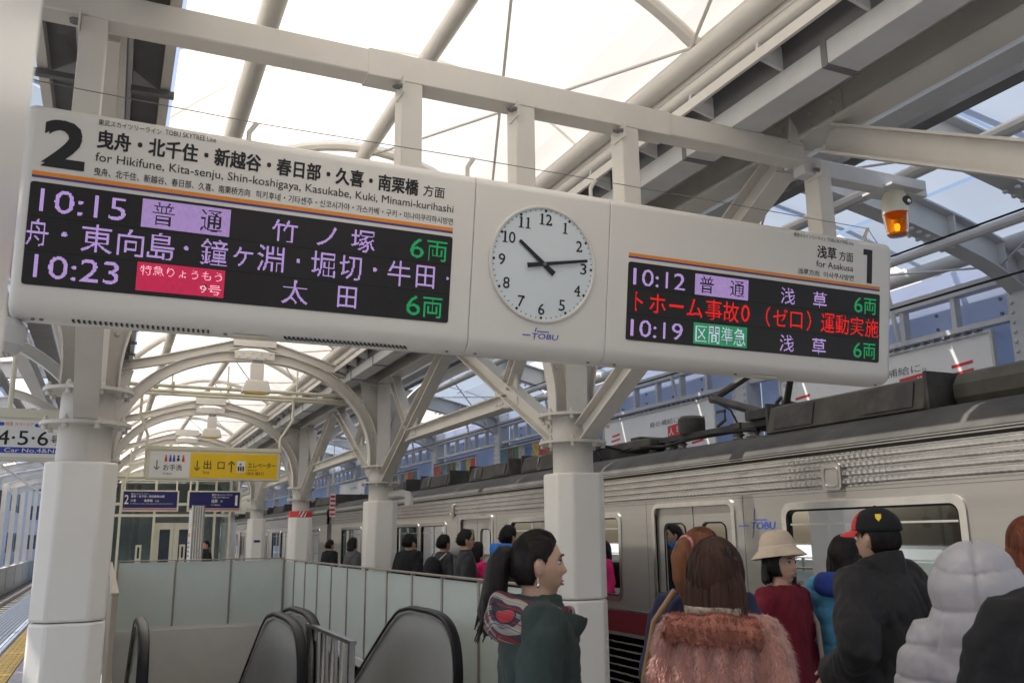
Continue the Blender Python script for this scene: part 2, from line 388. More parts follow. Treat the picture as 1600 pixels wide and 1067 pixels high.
for i, y in enumerate(YB):
    if arch0 is None:
        e = empty('roof_arch', (0, 0, 0)); e['category'] = 'arch'; e['group'] = 'steel arches over the platform'
        for s in (1, -1):
            MB().sweep(iprof(.15, .15), [(p[0] if s > 0 else mx(p[0]), 0, p[1]) for p in smooth_path(INNER)], (0, 1, 0)).build('arch_rib', STEEL, e)
            MB().sweep(iprof(.15, .15), [(p[0] if s > 0 else mx(p[0]), 0, p[1]) for p in smooth_path(OUTER)], (0, 1, 0)).build('outer_rib', STEEL, e)
            MB().sweep(iprof(.13, .13), [(p[0] if s > 0 else mx(p[0]), 0, p[1]) for p in smooth_path(CHORD)], (0, 1, 0)).build('rafter', STEEL, e)
            g = MB(); fx = (lambda x: x) if s > 0 else mx
            g.prism([(fx(a), b) for a, b in [(3.5, 3.0), (3.8, 3.0), (3.9, 3.45), (3.95, 3.86), (3.3, 3.86), (3.42, 3.4)]], lambda a, b, d: (a, d, b), -.006, .006)
            g.build('web_plate', STEEL, e)
            b = MB()
            for (bx, bz) in [(3.45, 3.8), (3.52, 3.74), (3.58, 3.8), (3.66, 3.74), (3.72, 3.8), (3.8, 3.74), (3.5, 3.05), (3.5, 3.15), (3.5, 3.25)]:
                b.bolts([(fx(bx), -.008, bz)], (0, -1, 0), .02, .02)
            b.build('bolt_group', STEEL, e)
        sp = MB().box(CX-.28, CX+.28, -.09, -.083, 4.11, 4.23).box(CX-.3, CX+.3, -.08, .08, 4.30, 4.46); sp.build('splice_plate', STEEL, e)
        b = MB(); b.bolts([(CX-.22+.063*k, -.09, 4.17+(.03 if k % 2 else -.03)) for k in range(8)], (0, -1, 0), .014, .018); b.build('splice_bolts', STEEL, e)
        arch0 = e
    else: e = dup(arch0)
    e.location = (0, y, 0)
    e['label'] = ['curved steel arch frame above the camera, before the clock sign', 'curved steel arch frame just behind the hanging clock sign', 'steel arch frame carrying the larger, nearer speaker box',
                  'steel arch frame carrying the smaller, farther speaker box'][i] if i < 4 else '%s steel arch frame down the platform' % words[i-1]

# ---------------------------------------------------------------- lengthwise girders with braces
for s in (1, -1):
    X = 3.65 if s > 0 else mx(3.65)
    e = empty('roof_girder', (X, 0, 0), 'long cream steel girder with V braces along the train side columns' if s > 0 else 'long cream steel girder with V braces along the open track side columns', 'girder')
    for k in range(-1, 13):
        MB().ibeam((0, .78+6.1*k-3.05, 4.0), (0, .78+6.1*(k+1)-3.055, 4.0), .25, .2, (0, 0, 1), .02, .014).build('beam', STEEL, e)
        yj = .78+6.1*k-3.05; pl = MB()
        for sx in (-1, 1): pl.box(sx*.008 if sx > 0 else -.016, .016 if sx > 0 else -.008, yj-.38, yj+.38, 3.91, 4.09)
        q = pl.build('splice_plate', STEEL, e); b = MB()
        for sx in (-1, 1): b.bolts([(sx*.016, yj+d, z) for d in (-.3, -.12, .12, .3) for z in (3.96, 4.04)], (sx, 0, 0), .02, .018)
        b.build('bolt_group', STEEL, q)
    for y in YB[:-1]:
        ya, yb = y, y+6.1
        first = y == YB[0]
        for (y0, sg) in ((ya, 1), (yb, -1)):
            if first and s < 0 and sg > 0: continue
            MB().ibeam((0, y0+sg*.22, 2.46), (0, y0+sg*2.85, 3.84), .17, .15, (0, 0, 1), .014, .01).build('diagonal_brace', STEEL, e)
            if first: continue
            MB().ibeam((0, y0+sg*1.36, 3.1), (0, y0+sg*.62, 3.86), .14, .13, (0, 1, 0), .012, .01).build('back_strut', STEEL, e)
            g = MB(); g.prism([(y0+sg*a, b) for a, b in [(1.12, 2.88), (1.68, 2.88), (1.68, 3.02), (1.75, 3.2), (1.3, 3.32), (1.16, 3.2)]], lambda a, b, d: (d, a, b), -.013, .013)
            gp = g.build('gusset', STEEL, e)
            b = MB(); b.bolts([(-.012, y0+sg*(1.5+.075*k), 2.94) for k in range(3)], (-1, 0, 0), .022, .016); b.bolts([(-.012, y0+sg*(1.27-.06*k), 3.2+.06*k) for k in range(3)], (-1, 0, 0), .022, .016)
            b.bolts([(-.012, y0+sg*(.38+.08*k), 2.545+.042*k) for k in range(3)], (-1, 0, 0), .022, .016)
            b.build('bolt_group', STEEL, gp)
        if not first: MB().ibeam((0, ya+1.4, 2.95), (0, yb-1.4, 2.95), .15, .14, (0, 0, 1), .012, .01).build('tie_beam', STEEL, e)
    if s < 0:
        ge = empty('roof_gutter', (X, 0, 0), 'narrow bracketed cable trays on both sides of the left roof girder', 'gutter')
        for sx in (1, -1):
            q = lambda u: u*sx
            for (u0, u1, z0, z1, nm, m_) in ((.11, .27, 4.06, 4.08, 'tray_floor', DARKST), (.27, .32, 3.97, 4.10, 'edge_angle', STEEL), (.105, .125, 3.95, 4.06, 'tray_side', STEEL2)):
                u, v = sorted((q(u0), q(u1))); MB().box(u, v, -3, 62, z0, z1).build(nm, m_, ge)
            for k in range(70):
                y = -2+.75*k; u, v = sorted((q(.125), q(.34)))
                MB().box(u, v, y-.02, y+.02, 3.93, 3.96).build('bracket', DARKST, ge)
                br = MB(); br.prism([(q(.13), 3.96), (q(.26), 3.96), (q(.13), 4.05)], lambda a, b, d: (a, d, b), y-.008, y+.008); br.build('bracket_web', STEEL2, ge)
        continue
    # box gutter with brackets beside the girder
    fx = (lambda x: x-3.65) if s > 0 else (lambda x: mx(x)-X)
    ge = empty('roof_gutter', (X, 0, 0), 'grey box gutter on brackets along the train side of the roof' if s > 0 else 'grey box gutter on brackets along the open track side of the roof', 'gutter')
    k = 0
    y = -3.
    while y < 62:
        a, b = sorted((fx(3.07), fx(3.27)))
        MB().box(a, b, y, y+1.195, 3.865, 3.99).build('gutter_section', STEEL2, ge, bevel=.004)
        a, b = sorted((fx(3.066), fx(3.274)))
        MB().box(a, b, y-.02, y+.02, 3.857, 3.995).build('joint_strap', DARKST, ge)
        for yy in (y+.3, y+.9):
            br = MB(); br.prism([(fx(2.9), 4.03), (fx(3.07), 3.99), (fx(3.07), 4.12), (fx(2.93), 4.2)], lambda a, b, d: (a, d, b), yy-.01, yy+.01)
            br.build('bracket', STEEL2, ge)
        y += 1.2
    a, b = sorted((fx(2.885), fx(2.905)))
    MB().box(a, b, -3, 62, 4.0, 4.06).build('edge_angle', STEEL, ge)
    a, b = sorted((fx(2.93), fx(3.60)))
    MB().box(a, b, -3, 62, 4.20, 4.22).build('soffit', STEEL2, ge)
    a, b = sorted((fx(2.92), fx(2.935)))
    MB().box(a, b, -3, 62, 4.19, 4.46).build('soffit_lip', STEEL, ge)
    a, b = sorted((fx(3.1), fx(3.13)))
    MB().box(a, b, -3, 62, 4.0, 4.2).build('gutter_upstand', DARKST, ge)

# ---------------------------------------------------------------- membrane roof
mr = empty('membrane_roof', (CX, 0, 4.3), 'vaulted white translucent membrane roof over the platform', 'roof')
def mz(x): return .10+.46*(1-(x/1.22)**2)
arc = [(-1.58+2.80*k/18, mz(-1.58+2.80*k/18)) for k in range(19)]
for k in range(-2, 22):
    y0 = .75+3.05*k; m_ = MB()
    for a, b in zip(arc[:-1], arc[1:]): m_.add([(a[0], y0+.01, a[1]), (b[0], y0+.01, b[1]), (b[0], y0+3.04, b[1]), (a[0], y0+3.04, a[1])], [(0, 1, 2, 3)])
    m_.smooth = True; m_.build('membrane_panel', MEMB, mr)
    sm = MB()
    for a, b in zip(arc[:-1], arc[1:]): sm.add([(a[0], y0+1.51, a[1]-.004), (b[0], y0+1.51, b[1]-.004), (b[0], y0+1.54, b[1]-.004), (a[0], y0+1.54, a[1]-.004)], [(0, 1, 2, 3)])
    sm.build('membrane_seam', MEMB, mr)
    MB().tube([(a, y0, b-.05) for a, b in arc], .042, 8).build('arc_tube', STEEL, mr)
    rd = MB()
    for sx in (1,):
        for (xa, xb) in ((.04, 1.14), (1.14, .04)):
            rd.tube([(sx*xa, y0, mz(xa)-.11), (sx*xb, y0+3.05, mz(xb)-.11)], .011, 6)
    rd.build('bracing_rods', STEEL, mr)
for (x, z, r) in ((0, mz(0)-.10, .06), (1.16, -.02, .062), (-1.16, -.02, .062), (1.22, -.15, .045)):
    MB().tube([(x, -5.4, z), (x, 64, z)], r, 12).build('purlin_tube', STEEL, mr)

# ---------------------------------------------------------------- outer canopies over the tracks, windbreak wall
WY = [6.0+4.7*k for k in range(-1, 12)]
GIRD = [(4.2, 5.05), (5.2, 5.0), (6.3, 4.86), (7.4, 4.64), (8.2, 4.42), (8.62, 4.2)]
for s in (1, -1):
    fx = (lambda x: x) if s > 0 else mx
    e = empty('track_canopy', (0, 0, 0), 'grey steel canopy with blue-grey panels over the train' if s > 0 else 'grey steel canopy over the open left track', 'canopy')
    ys = WY + ([4.85] if s > 0 else [])
    for y in ys:
        MB().sweep(iprof(.34, .2, .02, .014), [(fx(a), y, b) for a, b in smooth_path(GIRD, 3)], (0, 1, 0)).build('canopy_girder', STEEL2, e)
        for t in (5.0, 5.9, 6.8, 7.6, 8.3):
            zz = 5.02-(t-5.0)**2*.058
            MB().box(fx(t)-.008, fx(t)+.008, y-.09, y+.09, zz-.15, zz+.15).build('stiffener', STEEL2, e)
        b = MB(); b.bolts([(fx(7.0+.11*k), y+d, 4.53-.025*k) for k in range(6) for d in (-.06, .06)], (0, 0, -1), .024, .025); b.build('bolt_group', STEEL2, e)
    MB().ibeam((fx(5.0), -6, 4.66), (fx(5.0), 62, 4.66), .26, .22, (0, 0, 1), .02, .014).build('purlin_beam', STEEL2, e)
    for (x, z, r) in ((4.35, 4.55, .05), (6.05, 4.6, .06), (7.3, 4.36, .05)):
        MB().tube([(fx(x), -6, z), (fx(x), 62, z)], r, 10).build('purlin_pipe', STEEL2, e)
    for (x0_, x1_, z0_) in ((4.5, 4.82, 4.80), (5.55, 5.7, 4.72)): MB().box(min(fx(x0_), fx(x1_)), max(fx(x0_), fx(x1_)), -6, 62, z0_, z0_+.07).build('cable_tray', DARKST, e)
    for k in range(-3, 26):
        y0 = 2.4*k
        for (xa, za, xb, zb, m_) in ((3.78, 4.9, 4.9, 5.25, SKYP), (5.1, 5.26, 6.0, 5.17, MEMB), (6.1, 5.16, 7.3, 4.93, SKYP), (7.36, 4.92, 8.6, 4.5, SKYP if k % 3 else MEMB)):
            MB().add([(fx(xa), y0+.02, za), (fx(xb), y0+.02, zb), (fx(xb), y0+2.38, zb), (fx(xa), y0+2.38, za)], [(0, 1, 2, 3)]).build('roof_panel', m_, e)
        MB().box(min(fx(3.78), fx(8.6)), max(fx(3.78), fx(8.6)), y0-.03, y0+.03, 5.28, 5.33).build('panel_batten', STEEL2, e)
    rd = MB()
    for k in range(len(WY)-1):
        rd.tube([(fx(5.4), WY[k], 4.8), (fx(8.3), WY[k+1], 4.3)], .012, 6); rd.tube([(fx(8.3), WY[k], 4.3), (fx(5.4), WY[k+1], 4.8)], .012, 6)
    rd.build('bracing_rods', STEEL2, e)
wall = empty('windbreak_wall', (8.7, 0, 0), 'blue translucent windbreak wall with riveted steel posts behind the train', 'wall')
for k, y in enumerate(WY):
    p = MB().box(-.12, .16, y-.17, y+.17, -1.2, 4.6).build('wall_post', STEEL2, wall, bevel=.006)
    b = MB(); b.bolts([(-.12, y+d, 2.6+.105*j) for j in range(16) for d in (-.12, .12)], (-1, 0, 0), .022, .02); b.build('rivets', STEEL2, p)
    for j in range(6):
        yy = y+.17+.727*j
        if 0 < j: MB().box(-.05, .05, yy-.03, yy+.03, 3.86, 4.22).build('mullion', STEEL2, wall)
    pn = MB().box(.17, .18, y+.17, y+4.53, 1.5, 4.86).build('blue_panel', BLUEP, wall)
    b = MB()
    for j in range(5):
        for zz in (3.95, 4.12): b.lathe([(0, -.006), (.022, -.004), (.022, .012)], (.16, y+.45+.85*j, zz), n=8, axis='X')
    b.build('panel_clips', DARKST, pn)
MB().box(-.06, .06, -5, 62, 3.80, 3.86).build('sill_rail', STEEL2, wall)
MB().box(-.08, .08, -5, 62, 4.22, 4.34).build('head_rail', STEEL2, wall)
MB().box(-.05, .1, -5, 62, 1.4, 2.5).build('dado', STEEL2, wall)
MB().tube([(-.3, -5, 4.55), (-.3, 62, 4.55)], .1, 12).build('drain_pipe', STEEL2, wall)
for y in WY:
    MB().tube([(-.28, y+1.6, 4.5), (-.16, y+1.6, 3.86)], .03, 8).build('drop_pipe', STEEL2, wall)

# left side: track wall, posts, pale buildings far off
lw = MB().box(-5.0, -4.8, -6, 110, -1.2, .25).build('parapet_wall', CONC); tag(lw, 'low concrete parapet wall beyond the open left track', 'wall')
for k in range(14):
    MB().box(-4.78, -4.74, 30+5*k, 34.6+5*k, -.9, .12).build('panel', CONC, lw)
for k in range(7):
    e = empty('white_post', (-4.9, 41+5.2*k, .25), '%s white steel post beyond the left track, counting from the left edge' % words[k], 'post', 'white posts beyond the left track')
    MB().box(-.11, .11, -.11, .11, 0, 6.2).build('shaft', STEEL, e); MB().box(-.2, .2, -.2, .2, 0, .05).build('base_plate', STEEL, e)
    MB().tube([(.1, 0, 5.2), (.7, 0, 5.6), (2.6, 0, 5.7)], .04, 8).build('arm', STEEL, e)
lm = empty('lattice_mast', (-5.4, 50, .2), 'pale lattice catenary mast at the far left edge', 'mast')
m_ = MB()
for a, b in ((-.25, -.25), (.25, -.25), (.25, .25), (-.25, .25)): m_.box(a-.03, a+.03, b-.03, b+.03, 0, 7)
m_.build('leg_frame', STEEL, lm)
for k in range(14):
    m_ = MB(); z = .5*k
    m_.tube([(-.25, -.25, z), (.25, -.25, z+.5)], .018, 5).tube([(.25, -.25, z), (-.25, -.25, z+.5)], .018, 5); m_.build('lattice', STEEL, lm)
for k, (x, y, w, d, h, lab) in enumerate([(-9, 72, 5, 8, 16, 'pale blue apartment block nearest the left track'), (-15.5, 86, 6, 9, 24, 'tall pale blue building far beyond the left track'), (-5.6, 104, 5, 8, 11, 'low pale building at the far end of the left track')]):
    e = empty('distant_building', (x, y, -6), lab, 'building')
    MB().box(-w/2, w/2, 0, d, 0, h+6).build('wall', BLDG, e)
    MB().box(-w/2-.2, w/2+.2, -.2, d+.2, h+6, h+6.5).build('roof', CONC, e)
    for i in range(int(h/2.9)+2):
        for j in range(int(w/1.6)):
            q = MB().box(-w/2+.4+1.6*j, -w/2+1.4+1.6*j, -.04, .02, 1+2.9*i, 2.4+2.9*i).build('window', DGLASS, e)
        for j in range(4): MB().box(w/2-.02, w/2+.04, .6+1.9*j, 1.7+1.9*j, 1+2.9*i, 2.4+2.9*i).build('window', DGLASS, e)
# ================================================================ GLASS FENCES AND ESCALATORS
def fence(name, label, p0, p1, n, z0, z1, skip_first=False):
    p0, p1 = Vector(p0), Vector(p1); L = (p1-p0).length; d = (p1-p0)/L; ang = math.atan2(d.y, d.x)
    e = empty(name, (p0.x, p0.y, 0), label, 'fence', rz=ang)
    st = L/n
    for k in range(n+1): MB().box(st*k-.016, st*k+.016, -.022, .022, 0, z1+.005).build('post', BRONZE, e, bevel=.003)
    for k in range(n): MB().box(st*k+.017, st*(k+1)-.017, -.006, .006, z0, z1-.015).build('glass_panel', FROST, e)
    MB().box(-.02, L+.02, -.028, .028, z1+.005, z1+.025).build('top_rail', BRONZE, e, bevel=.004)
    MB().box(0, L, -.014, .014, z0-.03, z0-.002).build('bottom_rail', BRONZE, e)
    return e
fence('glass_fence', 'frosted glass fence along the escalator opening on the train side', (3.1, 6.68), (3.1, 17.46), 11, .07, 1.2)
fence('glass_fence', 'frosted glass fence across the far end of the escalator opening', (.2, 17.46), (3.07, 17.46), 3, .08, 1.22)
fence('glass_fence', 'frosted glass fence seen edge-on beside the large left column', (.08, 7.3), (.08, 17.43), 10, .07, 1.2)
MB().box(3.04, 3.075, 6.7, 17.4, -.9, .06).build('side_wall', PITW, pit)
MB().box(.2, 3.03, 17.36, 17.395, -3, .05).build('end_wall', PITW, pit)

HPATH = [(7.62, .10), (7.3, .12), (7.02, .24), (6.9, .42), (6.885, .6), (6.96, .8), (7.14, .92), (7.4, .965), (7.8, .97), (8.2, .95), (8.7, .80), (10.2, .0), (13.5, -1.9)]
def balustrade(e, x, dy=0.):
    pts = [(a+dy, b) for a, b in smooth_path(HPATH[:-1], 4)+[HPATH[-1]]]
    hp = [(x, a, b) for a, b in pts]
    MB().sweep(rrect(.036, .08, .016, 3), hp, (1, 0, 0)).build('handrail', RUBBER, e, smooth=True, angle=50)
    inner = []
    for i, (a, b) in enumerate(pts):
        p = Vector((a, b)); q = Vector(pts[min(i+1, len(pts)-1)])-Vector(pts[max(i-1, 0)]); q.normalize(); nrm = Vector((-q.y, q.x)); nrm = -nrm
        c = Vector((7.5, .5)) if a < 7.6 else None
        inner.append((p+nrm*.045))
    # handrail guide just inside the rubber loop
    def off(d):
        out = []
        for i, (a, b) in enumerate(pts):
            t = Vector(pts[min(i+1, len(pts)-1)])-Vector(pts[max(i-1, 0)]); t.normalize(); nr = Vector((t.y, -t.x))
            out.append((a+nr.x*d, b+nr.y*d))
        return out
    g = off(.032)
    MB().sweep([(-.012, -.032), (-.012, .032), (.012, .032), (.012, -.032)], [(x, a, b) for a, b in g], (1, 0, 0)).build('guide_rail', CHROME, e, smooth=True, angle=50)
    g = off(.044)
    poly = g[3:]+[(13.5+dy, -2.75), (9.6+dy, -.6), (8.7+dy, -.1), (7.6+dy, .03)]
    m_ = MB().prism(poly, lambda a, b, d: (x+d, a, b), -.012, .012); m_.build('side_panel', mat('balustrade_grey', (.46, .46, .45), .14, .25, var=.05, vs=1.5), e)
    MB().box(x-.09, x+.09, 7.0, 7.75, .0, .10).build('newel_base', CHROME, e, bevel=.01)
    sk = MB().prism([(7.5, .0), (8.6, .0), (9.6, -.45), (13.5, -2.6), (13.5, -3.2), (7.5, -.4)], lambda a, b, d: (x+d, a, b), -.085, .085); sk.build('skirt', CHROME, e)
def escalator(label, xa, xb):
    e = empty('escalator', (0, 0, 0), label, 'escalator', 'escalators in the platform opening')
    balustrade(e, xa, .55 if xa > 1 else 0); balustrade(e, xb)
    for k in range(16):
        y = 8.3+.4*k; z = -.0 if k < 2 else -.2*(k-1)
        MB().box(xa+.1, xb-.1, y, y+.41, z-.22, z-.01).build('step', DARKST, e, bevel=.006)
    MB().box(xa+.09, xb-.09, 7.0, 8.3, -.03, .006).build('landing_plate', CHROME, e)
escalator('escalator on the left of the opening, beside the large left column', .29, 1.38)
escalator('escalator on the right of the opening, beside the train side fence', 1.62, 2.60)
e = empty('guard_railing', (1.6, -.25, 0), 'small steel guard railing between the two escalators', 'railing')
MB().box(-.02, .02, 6.55, 6.6, 0, .88).build('post', CHROME, e); MB().box(-.02, .02, 8.0, 8.05, 0, .88).build('post', CHROME, e)
MB().box(-.024, .024, 6.53, 8.07, .88, .905).build('top_rail', CHROME, e); MB().box(-.015, .015, 6.6, 8.0, .12, .15).build('bottom_rail', CHROME, e)
for k in range(9):
    y = 6.72+.15*k; MB().tube([(0, y+(.03 if k % 2 else -.03), .15), (0, y-(.03 if k % 2 else -.03), .88)], .017, 6).build('baluster', CHROME, e)

# ================================================================ TRAIN
TX = 5.1
def train_car(y0, y1, label, doors, wins, panto=False, logo_y=None, near=False):
    e = empty('train_car', (TX, y0, 0), label, 'train car', 'stainless train at the right platform'); L = y1-y0
    ops = sorted([(a-y0, b-y0, 0., 1.86, 'd') for a, b in doors]+[(a-y0, b-y0, .94, 1.8, 'w') for a, b in wins])
    for side in (0, 1):
        x0, x1 = (0, .05) if side == 0 else (2.75, 2.8)
        m_ = MB(); y = 0
        for a, b, za, zb, k in ops:
            if a > y: m_.box(x0, x1, y, a, -.05, 1.94)
            if za > 0: m_.box(x0, x1, a, b, -.05, za)
            m_.box(x0, x1, a, b, zb, 1.94); y = b
        m_.box(x0, x1, y, L, -.05, 1.94)
        m_.build('side_wall', STAIN, e)
    m_ = MB()
    for yy in (0, L-.05): m_.box(.05, 2.75, yy, yy+.05, -.05, 2.2)
    m_.build('end_wall', STAIN, e)
    # corrugated band under the roof
    prof = [(0, 1.94)]
    for k in range(4):
        z = 1.952+.062*k
        prof += [(.0, z), (-.016, z+.008), (-.02, z+.028), (-.016, z+.046), (0, z+.052)]
    prof += [(0, 2.2), (.05, 2.2), (.05, 1.94)]
    m_ = MB(); n = len(prof)
    m_.add([(a, 0, b) for a, b in prof]+[(a, L, b) for a, b in prof], [(i, (i+1) % n, (i+1) % n+n, i+n) for i in range(n)]); m_.build('corrugated_band', STAINB, e, smooth=True, angle=25)
    # red stripe and lower ribs between the doors
    segs = []; y = .05
    for a, b in doors: segs.append((y, a-y0-.06)); y = b-y0+.06
    segs.append((y, L-.05))
    for a, b in segs:
        if b <= a: continue
        MB().box(-.006, 0, a, b, .585, .80).build('red_stripe', MAROON, e)
        MB().box(-.01, 0, a, b, .803, .822).build('trim_strip', CHROME, e)
        for k in range(7):
            z = .02+.078*k; m_ = MB().sweep([(0, -.03), (.016, -.02), (.02, 0), (.016, .02), (0, .03)], [(0, a, z+.03), (0, b, z+.03)], (0, 0, 1)); m_.build('lower_rib', STAIN, e)
    MB().box(.02, 2.78, .1, L-.1, -.95, -.05).build('underframe', ROOFD, e)
    for a, b, za, zb, k in ops:
        for yy in (a-.16, b+.16):
            if k == 'd': MB().box(-.0015, .0, yy-.003, yy+.003, .83, 1.93).build('panel_seam', mat('seam_grey', (.10, .10, .095), .6), e)
    MB().box(-.0015, 0, .05, L-.05, 1.905, 1.909).build('panel_seam', mat('seam_grey', (.10, .10, .095), .6), e)
    # roof shell
    half = [(0, 2.2), (-.03, 2.22), (-.03, 2.26), (.0, 2.3), (.06, 2.36), (.18, 2.43), (.4, 2.49), (.8, 2.535), (1.4, 2.55)]
    rp = half+[(2.8-a, b) for a, b in half[-2::-1]]+[(2.75, 2.2), (2.7, 2.28), (1.4, 2.45), (.1, 2.28), (.05, 2.2)]
    m_ = MB().prism(rp, lambda a, b, d: (a, d, b), .01, L-.01); m_.build('roof', ROOFD, e, smooth=True, angle=30)
    for k in range(2): MB().box(-.034, -.028, .02, L-.02, 2.222+.02*k, 2.23+.02*k).build('rain_gutter', STAIN, e)
    # doors
    def F(a, b, d): return (-d, a, b)
    for (ya, yb) in doors:
        a, b = ya-y0, yb-y0; mid = (a+b)/2
        fr = MB(); ring_mesh(fr, rrect(b-a+.09, 1.95, .1, 4, mid, .93), rrect(b-a, 1.86, .06, 4, mid, .93), F, -.02, .014); dr = fr.build('door_frame', CHROME, e)
        for (p, q) in ((a, mid-.006), (mid+.006, b)):
            w = q-p; c = (p+q)/2; lf = MB()
            ring_mesh(lf, rrect(w, 1.86, .01, 4, c, .93), rrect(w-.26, .76, .07, 4, c, 1.32), F, -.045, -.025); d_ = lf.build('door_leaf', STAIN, e)
            g = MB(); ring_mesh(g, rrect(w-.24, .78, .08, 4, c, 1.32), rrect(w-.27, .75, .065, 4, c, 1.32), F, -.025, -.018); g.build('window_rubber', RUBBER, d_)
            MB().prism(rrect(w-.26, .76, .07, 4, c, 1.32), F, -.038, -.034).build('window_pane', WINGL, d_)
        MB().box(.03, .05, mid-.004, mid+.004, .0, 1.86).build('door_seal', RUBBER, e)
    for (ya, yb) in wins:
        a, b = ya-y0, yb-y0; c = (a+b)/2
        fr = MB(); ring_mesh(fr, rrect(b-a+.08, .94, .1, 5, c, 1.37), rrect(b-a-.03, .83, .07, 5, c, 1.37), F, -.03, .012); f = fr.build('window_frame', CHROME, e)
        rb = MB(); ring_mesh(rb, rrect(b-a-.03, .83, .07, 5, c, 1.37), rrect(b-a-.06, .80, .06, 5, c, 1.37), F, -.03, .004); rb.build('window_rubber', RUBBER, f)
        MB().prism(rrect(b-a-.04, .82, .07, 5, c, 1.37), F, -.022, -.018).build('window_pane', WINGL, f)
        MB().box(.005, .03, c-.02, c+.02, .96, 1.78).build('mullion', CHROME, f)
        MB().box(.008, .028, a+.04, b-.04, 1.66, 1.675).build('sash_bar', CHROME, f)
    # interior seen through the panes
    MB().box(.05, 2.75, .06, L-.06, -.02, 0).build('floor', mat('car_floor', (.2, .19, .18), .6), e)
    MB().box(.05, 2.75, .06, L-.06, 2.1, 2.14).build('ceiling', mat('car_ceiling', (.6, .6, .56), .6), e)
    for sx in (.08, 2.32):
        for a, b in segs:
            if b-a > 1.2:
                MB().box(sx, sx+.4, a+.25, b-.25, .25, .45).build('bench_seat', mat('seat_green', (.05, .12, .10), .8), e, bevel=.02)
                MB().box(sx if sx < 1 else sx+.3, (sx if sx < 1 else sx+.3)+.1, a+.25, b-.25, .45, .9).build('seat_back', mat('seat_green', (.05, .12, .10), .8), e, bevel=.02)
        for a, b in doors:
            for yy in (a-y0-.2, b-y0+.2): MB().tube([(sx+.35 if sx < 1 else sx+.05, yy, 0), (sx+.35 if sx < 1 else sx+.05, yy, 2.1)], .017, 6).build('grab_pole', CHROME, e)
        for k in range(int(L/.55)):
            yy = .5+.55*k; xs = .6 if sx < 1 else 2.2
            MB().tube([(xs, yy, 2.0), (xs, yy, 1.75)], .008, 5).build('strap', mat('strap_cream', (.6, .58, .5), .6), e)
            rr = MB(); rr.lathe([(.05, -.008), (.062, 0), (.05, .008), (.04, 0), (.05, -.008)], (xs, yy, 1.69), n=10, axis='X'); rr.build('strap_ring', mat('strap_cream', (.6, .58, .5), .6), e)
    for a, b in wins[:2]:
        MB().box(2.73, 2.745, a-y0+.2, a-y0+.75, 1.83, 2.05).build('advert_card', mat('advert_green', (.25, .4, .12), .5), e)
    # roof equipment
    def acbox(a, b, x0=.42, x1=2.38, h=.27):
        g = MB(); zb = 2.49
        g.prism([(x0-.06, zb), (x0, zb+h-.03), (x0+.12, zb+h), (x1-.12, zb+h), (x1, zb+h-.03), (x1+.06, zb)], lambda p, q, d: (p, d, q), a, b); bx_ = g.build('roof_unit', GEARL, e, bevel=.012)
        for (p, q) in ((a+.1, a+.1+(b-a)*.28), (b-.1-(b-a)*.28, b-.1)):
            MB().prism([(x0-.055, zb+.03), (x0-.012, zb+h-.05), (x0-.02, zb+h-.05), (x0-.065, zb+.03)], lambda p2, q2, d: (p2, d, q2), p, q).build('grille', GEAR, bx_)
        MB().box(x0-.03, x1+.03, a-.03, a, zb, zb+h+.015).build('end_cap', GEAR, bx_); MB().box(x0-.03, x1+.03, b, b+.03, zb, zb+h+.015).build('end_cap', GEAR, bx_)
    if near:
        acbox(4.7-y0, 6.46-y0); 
        g = MB().tube([(.75, 4.62-y0, 2.62), (.75, 3.0-y0, 2.62)], [.16, .17], 10); g.build('roof_duct', GEARL, e)
        acbox(2.2-y0+.6, 2.9-y0+.9, h=.3)
        for (a, b) in ((10.2, 11.9), (12.4, 14.0), (15.0, 16.6), (17.6, 19.2)): acbox(a-y0, b-y0, h=.25)
    else:
        for k in range(5): acbox(1.2+3.7*k, 3.4+3.7*k, h=.25)
    if panto:
        pe = empty('pantograph', (.55, 0, 0)); pe.parent = e
        def I(y, x=.2): MB().lathe([(.0, 0), (.045, 0), (.045, .03), (.07, .045), (.045, .06), (.045, .075), (.07, .09), (.045, .105), (.045, .13), (0, .13)], (x, y-y0, 2.5), n=12).build('insulator', mat('insulator_porcelain', (.35, .33, .29), .3), pe)
        for y in (7.1, 7.35, 8.35, 8.6, 8.95):
            I(y); I(y, 1.3)
        MB().box(.12, .3, 6.6-y0, 8.7-y0, 2.63, 2.69).build('base_frame', GEAR, pe); MB().box(1.2, 1.38, 6.6-y0, 8.7-y0, 2.63, 2.69).build('base_frame', GEAR, pe)
        MB().box(.1, 1.4, 7.2-y0, 7.35-y0, 2.64, 2.7).build('base_frame', GEAR, pe)
        MB().lathe([(0, 0), (.13, 0), (.15, .05), (.15, .17), (.12, .2), (.0, .21)], (.2, 8.15-y0, 2.68), n=18).build('arrester_drum', GEAR, pe)
        MB().box(.0, .5, 8.7-y0, 9.45-y0, 2.58, 2.7).build('switch_box', GEARL, pe, bevel=.02)
        MB().box(.05, .4, 9.0-y0, 9.2-y0, 2.7, 2.74).build('switch_lid', GEAR, pe)
        for x in (.2, 1.2):
            MB().tube([(x, 6.75-y0, 2.7), (x, 7.73-y0, 3.02)], [.05, .042], 8).build('lower_arm', GEAR, pe)
            MB().tube([(x, 7.73-y0, 3.02), (.7, 6.95-y0, 3.5)], [.04, .03], 8).build('upper_arm', GEAR, pe)
            MB().lathe([(0, -.03), (.05, -.03), (.05, .03), (0, .03)], (x, 7.73-y0, 3.02), n=10, axis='X').build('knee_joint', GEAR, pe)
        MB().tube([(.2, 7.73-y0, 3.0), (.2, 7.45-y0, 2.86), (.25, 7.4-y0, 2.7)], .012, 6).build('push_rod', GEAR, pe)
